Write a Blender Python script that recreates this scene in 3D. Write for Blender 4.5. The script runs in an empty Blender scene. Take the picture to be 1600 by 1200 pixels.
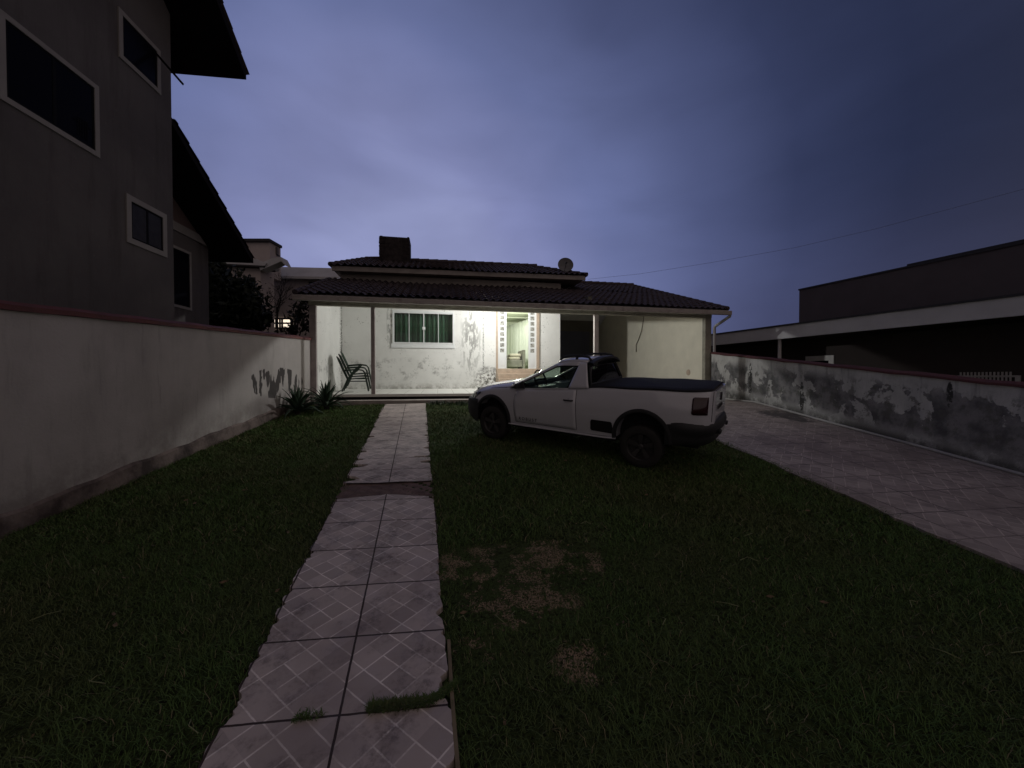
import bpy, math, random
import numpy as np
from mathutils import Vector, Matrix
random.seed(7); rng = np.random.default_rng(7)
SC = bpy.context.scene; COL = SC.collection
R = math.radians

# ------------------------------------------------------------------ camera, sky, lamps, exposure
cam_d = bpy.data.cameras.new('camera'); cam = bpy.data.objects.new('camera', cam_d); COL.objects.link(cam)
cam_d.sensor_width = 36; cam_d.lens = 13.5; cam_d.clip_start = .02; cam_d.clip_end = 900
cam.location = (0, 0, 1.75); cam.rotation_euler = (R(90 - .95), 0, 0)
SC.camera = cam
SC.view_settings.view_transform = 'Standard'; SC.view_settings.look = 'None'
SC.view_settings.exposure = 0; SC.view_settings.gamma = 1
SC.render.engine = 'CYCLES'; SC.cycles.max_bounces = 8; SC.cycles.use_denoising = True
SC.cycles.sample_clamp_indirect = 4

W = bpy.data.worlds.new('World'); SC.world = W; W.use_nodes = True
def build_sky():
    nt = W.node_tree; N = nt.nodes; L = nt.links; N.clear()
    out = N.new('ShaderNodeOutputWorld'); bg = N.new('ShaderNodeBackground'); L.new(bg.outputs[0], out.inputs[0])
    tc = N.new('ShaderNodeTexCoord')
    b = Vector((math.sin(R(-17)) * math.cos(R(12)), math.cos(R(-17)) * math.cos(R(12)), math.sin(R(12))))
    dt = N.new('ShaderNodeVectorMath'); dt.operation = 'DOT_PRODUCT'; dt.inputs[1].default_value = b
    L.new(tc.outputs['Generated'], dt.inputs[0])
    mr = N.new('ShaderNodeMapRange'); mr.inputs[1].default_value = -1; mr.inputs[2].default_value = 1
    L.new(dt.outputs['Value'], mr.inputs[0])
    # slow drift so the afterglow has an uneven edge
    mp = N.new('ShaderNodeMapping'); mp.inputs['Scale'].default_value = (1, 1, 2.2); L.new(tc.outputs['Generated'], mp.inputs[0])
    n0 = N.new('ShaderNodeTexNoise'); n0.inputs['Scale'].default_value = 1.6; n0.inputs['Detail'].default_value = 3
    L.new(mp.outputs[0], n0.inputs[0])
    ad = N.new('ShaderNodeMath'); ad.operation = 'MULTIPLY_ADD'; ad.inputs[1].default_value = .07; L.new(n0.outputs[0], ad.inputs[0])
    sb = N.new('ShaderNodeMath'); sb.operation = 'SUBTRACT'; sb.inputs[1].default_value = .035
    L.new(mr.outputs[0], sb.inputs[0]); L.new(sb.outputs[0], ad.inputs[2])
    cr = N.new('ShaderNodeValToRGB'); L.new(ad.outputs[0], cr.inputs[0])
    e = cr.color_ramp.elements  # dusk gradient around the afterglow; warm rear and overhead stops added as fill light
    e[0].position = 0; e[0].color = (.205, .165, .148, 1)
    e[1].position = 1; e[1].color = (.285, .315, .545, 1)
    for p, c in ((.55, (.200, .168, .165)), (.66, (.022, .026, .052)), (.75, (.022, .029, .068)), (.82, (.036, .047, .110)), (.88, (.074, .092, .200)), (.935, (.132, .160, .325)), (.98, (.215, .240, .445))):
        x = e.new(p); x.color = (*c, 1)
    mp2 = N.new('ShaderNodeMapping'); mp2.inputs['Scale'].default_value = (1.3, 1.3, 3.2); mp2.inputs['Rotation'].default_value = (.1, .25, 0)
    L.new(tc.outputs['Generated'], mp2.inputs[0])
    n = N.new('ShaderNodeTexNoise'); n.inputs['Scale'].default_value = 2.4; n.inputs['Detail'].default_value = 6; n.inputs['Roughness'].default_value = .46; n.inputs['Distortion'].default_value = .35
    L.new(mp2.outputs[0], n.inputs[0])
    m2 = N.new('ShaderNodeMapRange'); m2.inputs[1].default_value = .3; m2.inputs[2].default_value = .72; m2.inputs[3].default_value = .87; m2.inputs[4].default_value = 1.10
    L.new(n.outputs[0], m2.inputs[0])
    mx = N.new('ShaderNodeMix'); mx.data_type = 'RGBA'; mx.blend_type = 'MULTIPLY'; mx.inputs[0].default_value = 1
    L.new(cr.outputs[0], mx.inputs[6]); L.new(m2.outputs[0], mx.inputs[7])
    # thin pale haze low over the horizon
    sz = N.new('ShaderNodeSeparateXYZ'); L.new(tc.outputs['Generated'], sz.inputs[0])
    hz = N.new('ShaderNodeMapRange'); hz.interpolation_type = 'SMOOTHSTEP'; L.new(sz.outputs[2], hz.inputs[0])
    for i, v in enumerate((.02, .42, 1., 0.)): hz.inputs[i + 1].default_value = v
    ah = N.new('ShaderNodeMix'); ah.data_type = 'RGBA'; ah.blend_type = 'ADD'; L.new(hz.outputs[0], ah.inputs[0]); L.new(mx.outputs[2], ah.inputs[6]); ah.inputs[7].default_value = (.026, .024, .040, 1)
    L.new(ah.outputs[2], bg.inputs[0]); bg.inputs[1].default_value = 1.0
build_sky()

HA = R(10.8); HC, HS = math.cos(HA), math.sin(HA)
def hp(t, s, z): return Vector((-5.17 + HC * t - HS * s, 10.1 + HS * t + HC * s, z))
def lamp(name, p, watt, col, rad):
    l = bpy.data.lights.new(name, 'POINT'); l.energy = watt; l.color = col; l.shadow_soft_size = rad
    l.use_nodes = True; nt = l.node_tree; em = nt.nodes['Emission']; fo = nt.nodes.new('ShaderNodeLightFalloff'); fo.inputs[0].default_value = 1; fo.inputs[1].default_value = 3.0; nt.links.new(fo.outputs['Quadratic'], em.inputs['Strength'])
    o = bpy.data.objects.new(name, l); o.location = p; COL.objects.link(o); return o
lamp('porch_light', hp(5.19, 1.27, 4.31), 385, (1, .995, .965), .06)
lamp('room_light', hp(6.3, 5.0, 4.25), 170, (1, 1, .90), .1)

# ------------------------------------------------------------------ materials
def mat(name, col, rough=.7, var=.12, scale=6, metal=0, bump=0, bscale=60, col2=None, spec=.4, thr=None, coat=0, w=.0):
    m = bpy.data.materials.new(name); m.use_nodes = True; nt = m.node_tree; N = nt.nodes; L = nt.links
    P = N['Principled BSDF']; P.inputs['Roughness'].default_value = rough; P.inputs['Metallic'].default_value = metal
    P.inputs['Specular IOR Level'].default_value = spec; P.inputs['Coat Weight'].default_value = coat
    g = N.new('ShaderNodeNewGeometry')
    n = N.new('ShaderNodeTexNoise'); n.inputs['Scale'].default_value = scale; n.inputs['Detail'].default_value = 6; n.inputs['Roughness'].default_value = .6
    L.new(g.outputs['Position'], n.inputs[0])
    cr = N.new('ShaderNodeValToRGB'); a, b = thr or (.3, .7)
    cr.color_ramp.elements[0].position = a; cr.color_ramp.elements[1].position = b
    c2 = col2 or tuple(min(1, c * (1 + var)) for c in col)
    c1 = col if col2 else tuple(c * (1 - var) for c in col)
    cr.color_ramp.elements[0].color = (*c1, 1); cr.color_ramp.elements[1].color = (*c2, 1)
    L.new(n.outputs[0], cr.inputs[0]); L.new(cr.outputs[0], P.inputs['Base Color'])
    if bump:
        n2 = N.new('ShaderNodeTexNoise'); n2.inputs['Scale'].default_value = bscale; n2.inputs['Detail'].default_value = 4
        L.new(g.outputs['Position'], n2.inputs[0])
        bp = N.new('ShaderNodeBump'); bp.inputs['Strength'].default_value = bump; bp.inputs['Distance'].default_value = .02
        L.new(n2.outputs[0], bp.inputs['Height']); L.new(bp.outputs[0], P.inputs['Normal'])
    return m

class NT:   # small node helper
    def __init__(s, name, rough=.8, spec=.3):
        s.m = bpy.data.materials.new(name); s.m.use_nodes = True; s.N = s.m.node_tree.nodes; s.L = s.m.node_tree.links
        s.P = s.N['Principled BSDF']; s.P.inputs['Roughness'].default_value = rough; s.P.inputs['Specular IOR Level'].default_value = spec
        s.g = s.N.new('ShaderNodeNewGeometry').outputs['Position']
        s.sx = s.N.new('ShaderNodeSeparateXYZ'); s.L.new(s.g, s.sx.inputs[0])
        s.X, s.Y, s.Z = s.sx.outputs
    def put(s, sock, v):
        if isinstance(v, (int, float)): sock.default_value = v
        elif isinstance(v, tuple): sock.default_value = (*v, 1) if len(v) == 3 and sock.type == 'RGBA' else v
        else: s.L.new(v, sock)
    def math(s, op, a, b=0., c=0., clamp=False):
        n = s.N.new('ShaderNodeMath'); n.operation = op; n.use_clamp = clamp
        for i, v in enumerate((a, b, c)): s.put(n.inputs[i], v)
        return n.outputs[0]
    def noise(s, scale, detail=5, rough=.6, vec=None, stretch=None, dist=0, off=(0, 0, 0)):
        v = vec or s.g
        if stretch or off != (0, 0, 0):
            mp = s.N.new('ShaderNodeMapping'); mp.inputs['Scale'].default_value = stretch or (1, 1, 1); mp.inputs['Location'].default_value = off; s.L.new(v, mp.inputs[0]); v = mp.outputs[0]
        n = s.N.new('ShaderNodeTexNoise'); n.inputs['Scale'].default_value = scale; n.inputs['Detail'].default_value = detail
        n.inputs['Roughness'].default_value = rough; n.inputs['Distortion'].default_value = dist; s.L.new(v, n.inputs[0]); return n.outputs[0]
    def step(s, v, a, b, lo=0., hi=1.):
        n = s.N.new('ShaderNodeMapRange'); s.put(n.inputs[0], v)
        for i, x in enumerate((a, b, lo, hi)): s.put(n.inputs[i + 1], x)
        n.interpolation_type = 'SMOOTHSTEP'; return n.outputs[0]
    def mix(s, f, a, b, mode='MIX'):
        n = s.N.new('ShaderNodeMix'); n.data_type = 'RGBA'; n.blend_type = mode
        s.put(n.inputs[0], f); s.put(n.inputs[6], a); s.put(n.inputs[7], b); return n.outputs[2]
    def color(s, c): s.put(s.P.inputs['Base Color'], c)
    def bump(s, h, st=.3, d=.02):
        b = s.N.new('ShaderNodeBump'); b.inputs['Strength'].default_value = st; b.inputs['Distance'].default_value = d
        s.L.new(h, b.inputs['Height']); s.L.new(b.outputs[0], s.P.inputs['Normal'])
    def blob(s, cx, cy, cz, rx, ry, rz):   # 1 inside an ellipsoid in world space, falling off to 0
        def q(v, c, r): return s.math('POWER', s.math('DIVIDE', s.math('SUBTRACT', v, c), r), 2.)
        d = s.math('ADD', s.math('ADD', q(s.X, cx, rx), q(s.Y, cy, ry)), q(s.Z, cz, rz))
        return s.math('SUBTRACT', 1., d, clamp=True)

def m_house_wall():
    s = NT('stained_white_plaster', .85, .2)
    base = s.mix(s.step(s.noise(1.3, 4), .35, .7), (.68, .68, .655), (.76, .76, .735))
    # dirt line at knee height, spots of mould, streaks under the window
    low = s.step(s.Z, 2.45, 1.35)
    n1 = s.noise(3.2, 8, .72)
    band = s.blob(-3.2, 13.1, 2.05, 6.0, 9, .42)
    st = s.math('MULTIPLY', s.step(n1, .50, .66), s.math('MULTIPLY_ADD', band, .75, s.math('MULTIPLY', low, .16)), clamp=True)
    c = s.mix(st, base, (.20, .20, .19))
    spots = s.math('MULTIPLY', s.step(s.noise(22, 3, .6), .60, .68), s.step(s.noise(1.9, 3, .5, off=(3, 1, 7)), .50, .62))
    c = s.mix(s.math('MULTIPLY', spots, .7), c, (.13, .13, .12))
    wl = s.math('MULTIPLY', s.step(s.noise(9, 5, .65, stretch=(1, 1, .35)), .47, .56), s.math('MAXIMUM', s.blob(-4.15, 13.0, 3.55, .13, 2, 1.0), s.blob(-1.45, 13.4, 3.1, .42, 1.5, 1.5)))
    c = s.mix(s.math('MULTIPLY', wl, .75), c, (.15, .15, .14))
    crn = s.math('MULTIPLY', s.step(s.noise(12, 5, .7), .45, .56), s.blob(-.75, 13.7, 1.65, .75, 2, .55))
    c = s.mix(crn, c, (.12, .115, .10))
    seam = s.math('MULTIPLY', s.step(s.noise(30, 3), .42, .6), s.math('MAXIMUM', s.blob(-1.02, 13.75, 2.9, .035, 3, 1.9), s.blob(-5.68, 12.8, 2.9, .04, 1, 2.2)))
    c = s.mix(seam, c, (.10, .10, .09))
    foot = s.math('MULTIPLY', s.step(s.Z, 1.62, 1.34), s.step(s.noise(5, 5, .7), .38, .62))
    c = s.mix(s.math('MULTIPLY', foot, .7), c, (.20, .19, .16)); s.color(c)
    s.bump(s.noise(45, 5), .25, .01); return s.m
def m_left_wall():
    s = NT('boundary_plaster', .88, .2)
    c = s.mix(s.step(s.noise(.9, 5), .3, .7), (.41, .385, .37), (.51, .48, .465))
    c = s.mix(s.math('MULTIPLY', s.step(s.noise(2.5, 5, .7, stretch=(1, 1, .22)), .5, .75), .35), c, (.30, .28, .27))
    hh = s.math('SUBTRACT', s.Z, s.math('MULTIPLY', s.Y, .108))
    c = s.mix(s.math('MULTIPLY', s.step(hh, .75, .15), s.step(s.noise(2.3, 6, .7), .35, .65, 0, .6)), c, (.17, .145, .13))
    c = s.mix(s.math('MULTIPLY', s.step(s.noise(7, 5, .7, stretch=(1, 1, .12)), .55, .72), .30), c, (.20, .18, .17))
    # peeled row of patches beside the agaves
    zz = s.math('SUBTRACT', s.Z, s.math('MULTIPLY', s.Y, .05))
    reg = s.blob(-5.0, 8.35, 1.64, 2, 1.25, .34)
    pk = s.math('ADD', s.noise(5.5, 3, .5, stretch=(0, 1, .33), dist=.3), s.math('MULTIPLY', s.math('POWER', reg, .5), .16))
    k = s.math('MULTIPLY', s.step(pk, .605, .635), s.step(reg, 0, .12))
    c = s.mix(k, c, (.075, .068, .068))
    c = s.mix(s.math('MULTIPLY', s.blob(-4.95, 7.7, 1.15, 2, .7, .3), .5), c, (.17, .15, .15))
    s.color(c); s.bump(s.noise(35, 5), .3, .012); return s.m
def m_right_wall():
    s = NT('peeling_boundary_plaster', .88, .2)
    h = s.math('SUBTRACT', s.Z, s.math('MULTIPLY', s.Y, .108))     # height above the sloping ground
    c = s.mix(s.step(s.noise(1.6, 5), .3, .7), (.42, .42, .41), (.54, .54, .53))
    c = s.mix(s.math('MULTIPLY', s.step(s.noise(2.2, 6, .7, stretch=(1, 1, .3)), .45, .7), .45), c, (.26, .26, .26))
    mid = s.math('MULTIPLY', s.step(h, .12, .32), s.step(h, 1.10, .82))
    n = s.noise(1.25, 7, .62, dist=.25, off=(0, 2.3, .4))
    pv = s.math('ADD', n, s.math('MULTIPLY', mid, .10))
    k = s.math('MULTIPLY', s.step(pv, .557, .572), mid)
    tone = s.mix(s.step(s.noise(4, 5, .6), .35, .65), (.10, .10, .105), (.24, .235, .24))
    c = s.mix(k, c, tone)
    n2 = s.math('MULTIPLY', s.step(s.noise(4.5, 7, .7, off=(1, 5, 2)), .52, .60), mid)
    c = s.mix(s.math('MULTIPLY', n2, .75), c, (.13, .13, .12))
    crk = s.math('MULTIPLY', s.step(s.noise(14, 4, .7), .40, .55), s.math('MAXIMUM', s.blob(6.33, 8.38, 1.32, 1, .07, .40), s.math('MAXIMUM', s.blob(6.33, 5.55, 1.50, 1, .05, .22), s.blob(6.33, 10.2, 1.7, 1, .10, .5))))
    c = s.mix(s.step(crk, .1, .4), c, (.05, .05, .048))
    drip = s.math('MULTIPLY', s.step(s.noise(6, 5, .7, stretch=(1, 1, .10)), .50, .66), s.step(h, .5, 1.1))
    c = s.mix(s.math('MULTIPLY', drip, .55), c, (.15, .15, .15))
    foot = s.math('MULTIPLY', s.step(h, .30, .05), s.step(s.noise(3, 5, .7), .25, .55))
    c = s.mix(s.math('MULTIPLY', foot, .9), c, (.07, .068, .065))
    s.color(c); s.bump(s.math('ADD', s.math('MULTIPLY', k, -1.2), s.noise(35, 5)), .6, .02); return s.m

def m_lhouse():
    s = NT('neighbour_grey_plaster', .9, .15)
    c = s.mix(s.step(s.noise(.8, 5), .3, .7), (.100, .092, .094), (.135, .124, .124))
    c = s.mix(s.step(s.noise(3.5, 6, .7, stretch=(1, 1, .10)), .48, .70, 0, .45), c, (.065, .057, .055))
    c = s.mix(s.step(s.noise(14, 4, .6), .62, .74, 0, .4), c, (.17, .155, .145)); s.color(c); s.bump(s.noise(40, 5), .3, .01); return s.m

def tile_pattern(s, u, v, grout_w=.012, line_w=.011):
    fu = s.math('FRACT', u); fv = s.math('FRACT', v)
    a = s.math('SUBTRACT', fu, .5); b = s.math('SUBTRACT', fv, .5)
    p = s.math('ADD', a, b); q = s.math('SUBTRACT', a, b)
    ap = s.math('ABSOLUTE', p); aq = s.math('ABSOLUTE', q)
    def ln(x, c): return s.math('LESS_THAN', s.math('ABSOLUTE', s.math('SUBTRACT', x, c)), line_w)
    l = s.math('MAXIMUM', s.math('MAXIMUM', ln(ap, .35), ln(aq, .35)), s.math('MAXIMUM', ln(ap, .70), ln(aq, .70)))
    inn = s.math('MAXIMUM', s.math('MULTIPLY', s.math('LESS_THAN', ap, line_w), s.math('LESS_THAN', aq, .35)),
                 s.math('MULTIPLY', s.math('LESS_THAN', aq, line_w), s.math('LESS_THAN', ap, .35)))
    l = s.math('MAXIMUM', l, inn)
    eu = s.math('MINIMUM', fu, s.math('SUBTRACT', 1., fu)); ev = s.math('MINIMUM', fv, s.math('SUBTRACT', 1., fv))
    gr = s.math('LESS_THAN', s.math('MINIMUM', eu, ev), grout_w)
    # one random tone for each printed stone
    cid = s.N.new('ShaderNodeCombineXYZ')
    s.put(cid.inputs[0], s.math('ADD', s.math('FLOOR', u), s.math('MULTIPLY', s.math('FLOOR', s.math('DIVIDE', p, .35)), .37)))
    s.put(cid.inputs[1], s.math('ADD', s.math('FLOOR', v), s.math('MULTIPLY', s.math('FLOOR', s.math('DIVIDE', q, .35)), .53)))
    wn = s.N.new('ShaderNodeTexWhiteNoise'); wn.noise_dimensions = '2D'; s.L.new(cid.outputs[0], wn.inputs['Vector'])
    return l, gr, wn.outputs['Value']
def m_path():
    s = NT('worn_diamond_paving_tile', .6, .35)
    uv = s.N.new('ShaderNodeUVMap').outputs[0]; sp = s.N.new('ShaderNodeSeparateXYZ'); s.L.new(uv, sp.inputs[0])
    wob = s.math('MULTIPLY', s.math('SUBTRACT', s.noise(14, 3), .5), .012)
    l, gr, wn = tile_pattern(s, s.math('ADD', sp.outputs[0], wob), s.math('ADD', sp.outputs[1], wob))
    c = s.mix(wn, (.40, .345, .33), (.56, .485, .46))
    c = s.mix(s.math('MULTIPLY', l, s.step(s.noise(5, 6, .7), .35, .6, .22, .95)), c, (.92, .85, .81))
    dirt = s.math('MULTIPLY', s.step(s.noise(3.3, 8, .72), .46, .66), s.step(s.noise(30, 5, .7), .30, .62))
    c = s.mix(s.math('MULTIPLY', dirt, .8), c, (.115, .098, .096))
    c = s.mix(s.math('MULTIPLY', s.step(s.noise(1.1, 4, .6, off=(4, 2, 0)), .45, .7), .35), c, (.19, .15, .15))
    c = s.mix(gr, c, (.045, .030, .026)); s.color(c)
    s.put(s.P.inputs['Roughness'], s.step(s.noise(9, 4), .3, .7, .48, .8))
    s.bump(s.math('ADD', s.math('MULTIPLY', s.math('SUBTRACT', 1., gr), .6), s.math('MULTIPLY', s.noise(60, 4), .3)), .5, .006); return s.m
def m_drive():
    s = NT('driveway_tile', .55, .4)
    ca, sa = math.cos(R(6)), math.sin(R(6))
    u = s.math('DIVIDE', s.math('ADD', s.math('MULTIPLY', s.X, ca), s.math('MULTIPLY', s.Y, sa)), .47)
    v = s.math('DIVIDE', s.math('SUBTRACT', s.math('MULTIPLY', s.Y, ca), s.math('MULTIPLY', s.X, sa)), .47)
    wob = s.math('MULTIPLY', s.math('SUBTRACT', s.noise(9, 3), .5), .016)
    l, gr, wn = tile_pattern(s, s.math('ADD', u, wob), s.math('ADD', v, wob))
    c = s.mix(wn, (.27, .235, .22), (.39, .34, .315))
    c = s.mix(s.math('MULTIPLY', l, s.step(s.noise(2, 4), .36, .58, .25, 1.)), c, (.58, .50, .46))
    c = s.mix(s.math('MULTIPLY', s.step(s.noise(1.2, 7, .7), .42, .66), .6), c, (.16, .13, .12))
    c = s.mix(s.math('MULTIPLY', s.step(s.noise(5, 6, .7), .5, .7), .5), c, (.12, .10, .10))
    drain = s.math('MULTIPLY', s.step(s.noise(6, 4), .35, .55), s.blob(5.95, 8.3, .93, .55, .75, 1))
    c = s.mix(s.math('MULTIPLY', s.step(drain, .1, .4), .85), c, (.05, .045, .045))
    c = s.mix(s.math('MULTIPLY', gr, s.step(s.noise(1.7, 4), .35, .55, .55, 1)), c, (.05, .04, .038)); s.color(c)
    s.bump(s.math('ADD', s.math('MULTIPLY', s.math('SUBTRACT', 1., gr), .5), s.math('MULTIPLY', s.noise(25, 4), .4)), .4, .006); return s.m
DRY = ((-.22, 2.82, .50, .42), (.22, 2.95, .60, .40), (.05, 2.5, .50, .30), (.38, 2.03, .22, .17), (-.2, 2.12, .18, .13))
def dry_mask(s):
    d = None
    for x, y, rx, ry in DRY:
        b = s.blob(x, y, 0, rx, ry, 9)
        d = b if d is None else s.math('MAXIMUM', d, b)
    return s.step(s.math('MULTIPLY', d, s.math('ADD', s.step(s.noise(5, 6, .75), .42, .62, 0, 1.6), 0)), .25, .75)
def m_soil():
    s = NT('lawn_soil', .95, .1)
    c = s.mix(s.step(s.noise(2.2, 5), .3, .7), (.048, .072, .024), (.072, .098, .036))
    c = s.mix(s.step(s.noise(40, 4, .7), .4, .7), c, (.015, .014, .009))
    c = s.mix(s.math('MULTIPLY', dry_mask(s), s.step(s.noise(70, 3, .7), .46, .56)), c, (.30, .225, .155)); s.color(c); s.bump(s.noise(50, 5, .7), .8, .03); return s.m
def m_grass():
    s = NT('grass_blades', .75, .08)
    at = s.N.new('ShaderNodeAttribute'); at.attribute_name = 'tone'
    c = s.mix(at.outputs['Fac'], (.062, .115, .034), (.115, .195, .064))
    c = s.mix(s.step(s.noise(.8, 4), .35, .7), c, (.105, .130, .055))
    c = s.mix(s.math('GREATER_THAN', at.outputs['Fac'], .955), c, (.24, .21, .13))
    c = s.mix(s.math('MULTIPLY', dry_mask(s), s.step(at.outputs['Fac'], .2, .45)), c, (.46, .35, .25)); s.color(c); return s.m
def m_roof_tile(name, a, b):
    s = NT(name, .8, .25)
    c = s.mix(s.step(s.noise(7, 4, .7), .3, .7), a, b)
    c = s.mix(s.math('MULTIPLY', s.step(s.noise(25, 4, .7), .55, .7), .5), c, (.16, .14, .14)); s.color(c)
    s.bump(s.noise(60, 4), .3, .01); return s.m
def m_glass(name, tint, mixf, rough=.03):
    s = NT(name, rough, .5); N, L = s.N, s.L
    t = N.new('ShaderNodeBsdfTransparent'); t.inputs[0].default_value = (*tint, 1)
    gl = N.new('ShaderNodeBsdfGlossy'); gl.inputs['Roughness'].default_value = rough; gl.inputs[0].default_value = (.9, .9, .9, 1)
    fr = N.new('ShaderNodeLayerWeight'); fr.inputs[0].default_value = .5
    ad = s.math('MULTIPLY_ADD', s.math('POWER', fr.outputs['Facing'], 4.), .75, .04 + mixf)
    mx = N.new('ShaderNodeMixShader'); L.new(ad, mx.inputs[0]); L.new(t.outputs[0], mx.inputs[1]); L.new(gl.outputs[0], mx.inputs[2])
    L.new(mx.outputs[0], N['Material Output'].inputs[0]); return s.m
def m_brick():
    s = NT('dark_chimney_brick', .9, .15)
    c = s.mix(s.step(s.noise(8, 5, .7), .3, .7), (.022, .019, .020), (.050, .042, .042)); s.color(c); s.bump(s.noise(22, 5), .6, .02); return s.m
def m_leaf(name, a, b):
    s = NT(name, .6, .25); s.color(s.mix(s.step(s.noise(3, 3), .35, .65), a, b)); return s.m
def m_emit(name, col, st):
    m = bpy.data.materials.new(name); m.use_nodes = True; P = m.node_tree.nodes['Principled BSDF']
    P.inputs['Base Color'].default_value = (*col, 1); P.inputs['Emission Color'].default_value = (*col, 1); P.inputs['Emission Strength'].default_value = st; return m

M = dict(
    hwall=m_house_wall(), lwall=m_left_wall(), rwall=m_right_wall(), path=m_path(), drive=m_drive(), soil=m_soil(), grass=m_grass(),
    roof=m_roof_tile('clay_roof_tile', (.042, .034, .040), (.085, .066, .072)), roofd=m_roof_tile('dark_roof_tile', (.03, .024, .024), (.06, .045, .045)),
    cap=mat('red_coping_tile', (.15, .042, .04), .7, bump=.3, col2=(.08, .028, .028), scale=3), capr=mat('red_coping_tile_dirty', (.11, .035, .036), .8, bump=.4, col2=(.07, .025, .028), scale=5),
    plinth=mat('mortar_plinth', (.22, .175, .16), .9, bump=.6, bscale=20, col2=(.06, .045, .042), scale=3, thr=(.4, .62)),
    cream=mat('cream_paint', (.71, .68, .57), .8, .07, 2, bump=.15, bscale=30), postp=mat('post_paint', (.33, .29, .285), .8, .2, 5, bump=.3), postw=mat('white_post_paint', (.62, .58, .55), .75, .1, 5),
    beam=mat('beam_paint', (.34, .325, .27), .85, col2=(.22, .21, .175), scale=4, thr=(.45, .75), bump=.2), gutter=mat('gutter_paint', (.37, .335, .32), .7, col2=(.17, .145, .135), scale=5, thr=(.48, .8)),
    fascia=mat('upper_fascia_paint', (.33, .30, .28), .8, .15, 3), upperw=mat('upper_wall_paint', (.42, .38, .34), .85, .15, 2),
    ceil=mat('porch_ceiling_white', (.78, .78, .75), .85, .06, 3), tilef=mat('porch_floor_tile', (.70, .70, .66), .35, .06, 3), slab_shade=mat('slab_riser_shade', (.02, .016, .015), .9), kerb=mat('concrete_strip', (.35, .31, .29), .9, .25, 4, bump=.4),
    whitem=mat('white_frame', (.72, .74, .74), .4, .03), beige=mat('beige_stone', (.50, .40, .31), .7, .15, 8), wood=mat('beige_door_frame', (.45, .36, .28), .6, .1, 8),
    lhouse=m_lhouse(), lgable=mat('neighbour_gable_paint', (.13, .09, .085), .9, .12, 1.5), band=mat('neighbour_trim', (.27, .255, .245), .85, .08, 3),
    soffit=mat('dark_wood_soffit', (.012, .010, .012), .9, .2, 3, spec=.1), blackf=mat('black_window_frame', (.010, .010, .012), .7, spec=.05),
    darkglass=mat('dark_window_glass', (.006, .006, .009), .2, .1, spec=.04), dimglass=mat('dim_obscured_glass', (.040, .040, .048), .5, .2, 8, spec=.05),
    rn_wall=mat('right_neighbour_wall', (.055, .045, .043), .9, .12, 1.2), rn_par=mat('right_neighbour_parapet', (.085, .072, .078), .9, .12, 1.2), rn_fas=mat('right_neighbour_fascia', (.52, .52, .54), .8, .1, 1.5, bump=.1),
    rn_roof=mat('right_neighbour_dark_trim', (.03, .03, .035), .7), rn_white=mat('right_neighbour_white', (.75, .74, .73), .7, .1), rn_rail=mat('grey_railing', (.55, .53, .53), .6, .1),
    brick=m_brick(), dish=mat('dish_grey', (.13, .13, .14), .6, .15, 5), metal=mat('dark_metal', (.02, .02, .022), .5, metal=.6),
    cgreen=mat('dark_green_cord', (.020, .075, .035), .45, .2, 30), ctube=mat('green_black_tube', (.010, .022, .014), .4),
    agave=m_leaf('agave_leaf', (.022, .042, .028), (.048, .078, .048)), leafd=m_leaf('dark_tree_leaf', (.008, .012, .008), (.020, .028, .016)), leafs=m_leaf('shrub_leaf', (.008, .012, .009), (.018, .024, .016)),
    bark=mat('bark', (.020, .016, .014), .9, .3, 12), farw=mat('far_house_plaster', (.40, .35, .34), .9, .14, .6), farr=mat('far_house_roof', (.42, .42, .44), .8, .15, .7), fard=mat('far_house_dark_trim', (.03, .028, .032), .8),
    lit=m_emit('lit_window', (1, .86, .68), 1.2), panel=mat('garage_gate_paint', (.085, .09, .125), .6, .1, 2), gwall=mat('garage_back_wall', (.13, .12, .095), .9, .15, 1.5),
    pvc=mat('white_pipe', (.34, .33, .33), .5, .15, 4), cable=mat('cable', (.10, .085, .06), .7), wire=mat('wire', (.11, .115, .17), .7), dirt=mat('bare_mortar_bed', (.15, .105, .10), .95, .35, 9, bump=.6, bscale=40),
    edging=mat('wooden_edging', (.20, .16, .10), .8, .25, 9), curt=mat('sheer_curtain', (.62, .66, .58), .8, .05), room=mat('room_paint', (.70, .74, .60), .8, .04), sofa=mat('grey_sofa', (.22, .215, .19), .9, .15, 8), cushion=mat('beige_cushion', (.58, .54, .45), .9, .1, 9),
    paint=mat('white_car_paint', (.54, .545, .60), .22, .03, 3, spec=.5, coat=.8), plastic=mat('charcoal_plastic', (.022, .023, .026), .6, .15, 8), tyre=mat('tyre_rubber', (.024, .023, .023), .85, .2, 20, bump=.2), rim=mat('dark_alloy', (.060, .058, .060), .4, metal=.4),
    cover=mat('bed_cover_vinyl', (.016, .016, .019), .75, .12, 4, bump=.06, bscale=8, spec=.2), tail=mat('red_tail_lens', (.026, .003, .006), .15, .2, 20, spec=.5, coat=.3), headl=mat('smoky_headlight', (.045, .05, .055), .1, .2, 20, spec=.6, coat=.5), chrome=mat('chrome', (.55, .55, .57), .2, metal=1),
    plate=mat('plate_grey', (.40, .41, .43), .5, .05), seam=mat('seam_black', (.006, .006, .007), .9), inter=mat('cabin_trim', (.012, .013, .015), .8), letters=mat('grey_lettering', (.03, .03, .033), .5),
    wglass=m_glass('green_window_glass', (.52, .61, .555), .01), wcurt=mat('green_lit_curtain', (.50, .58, .52), .8, .08, 3), carglass=m_glass('tinted_car_glass', (.62, .72, .66), .0), reargl=m_glass('dark_rear_glass', (.12, .14, .13), .0),
)

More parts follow.
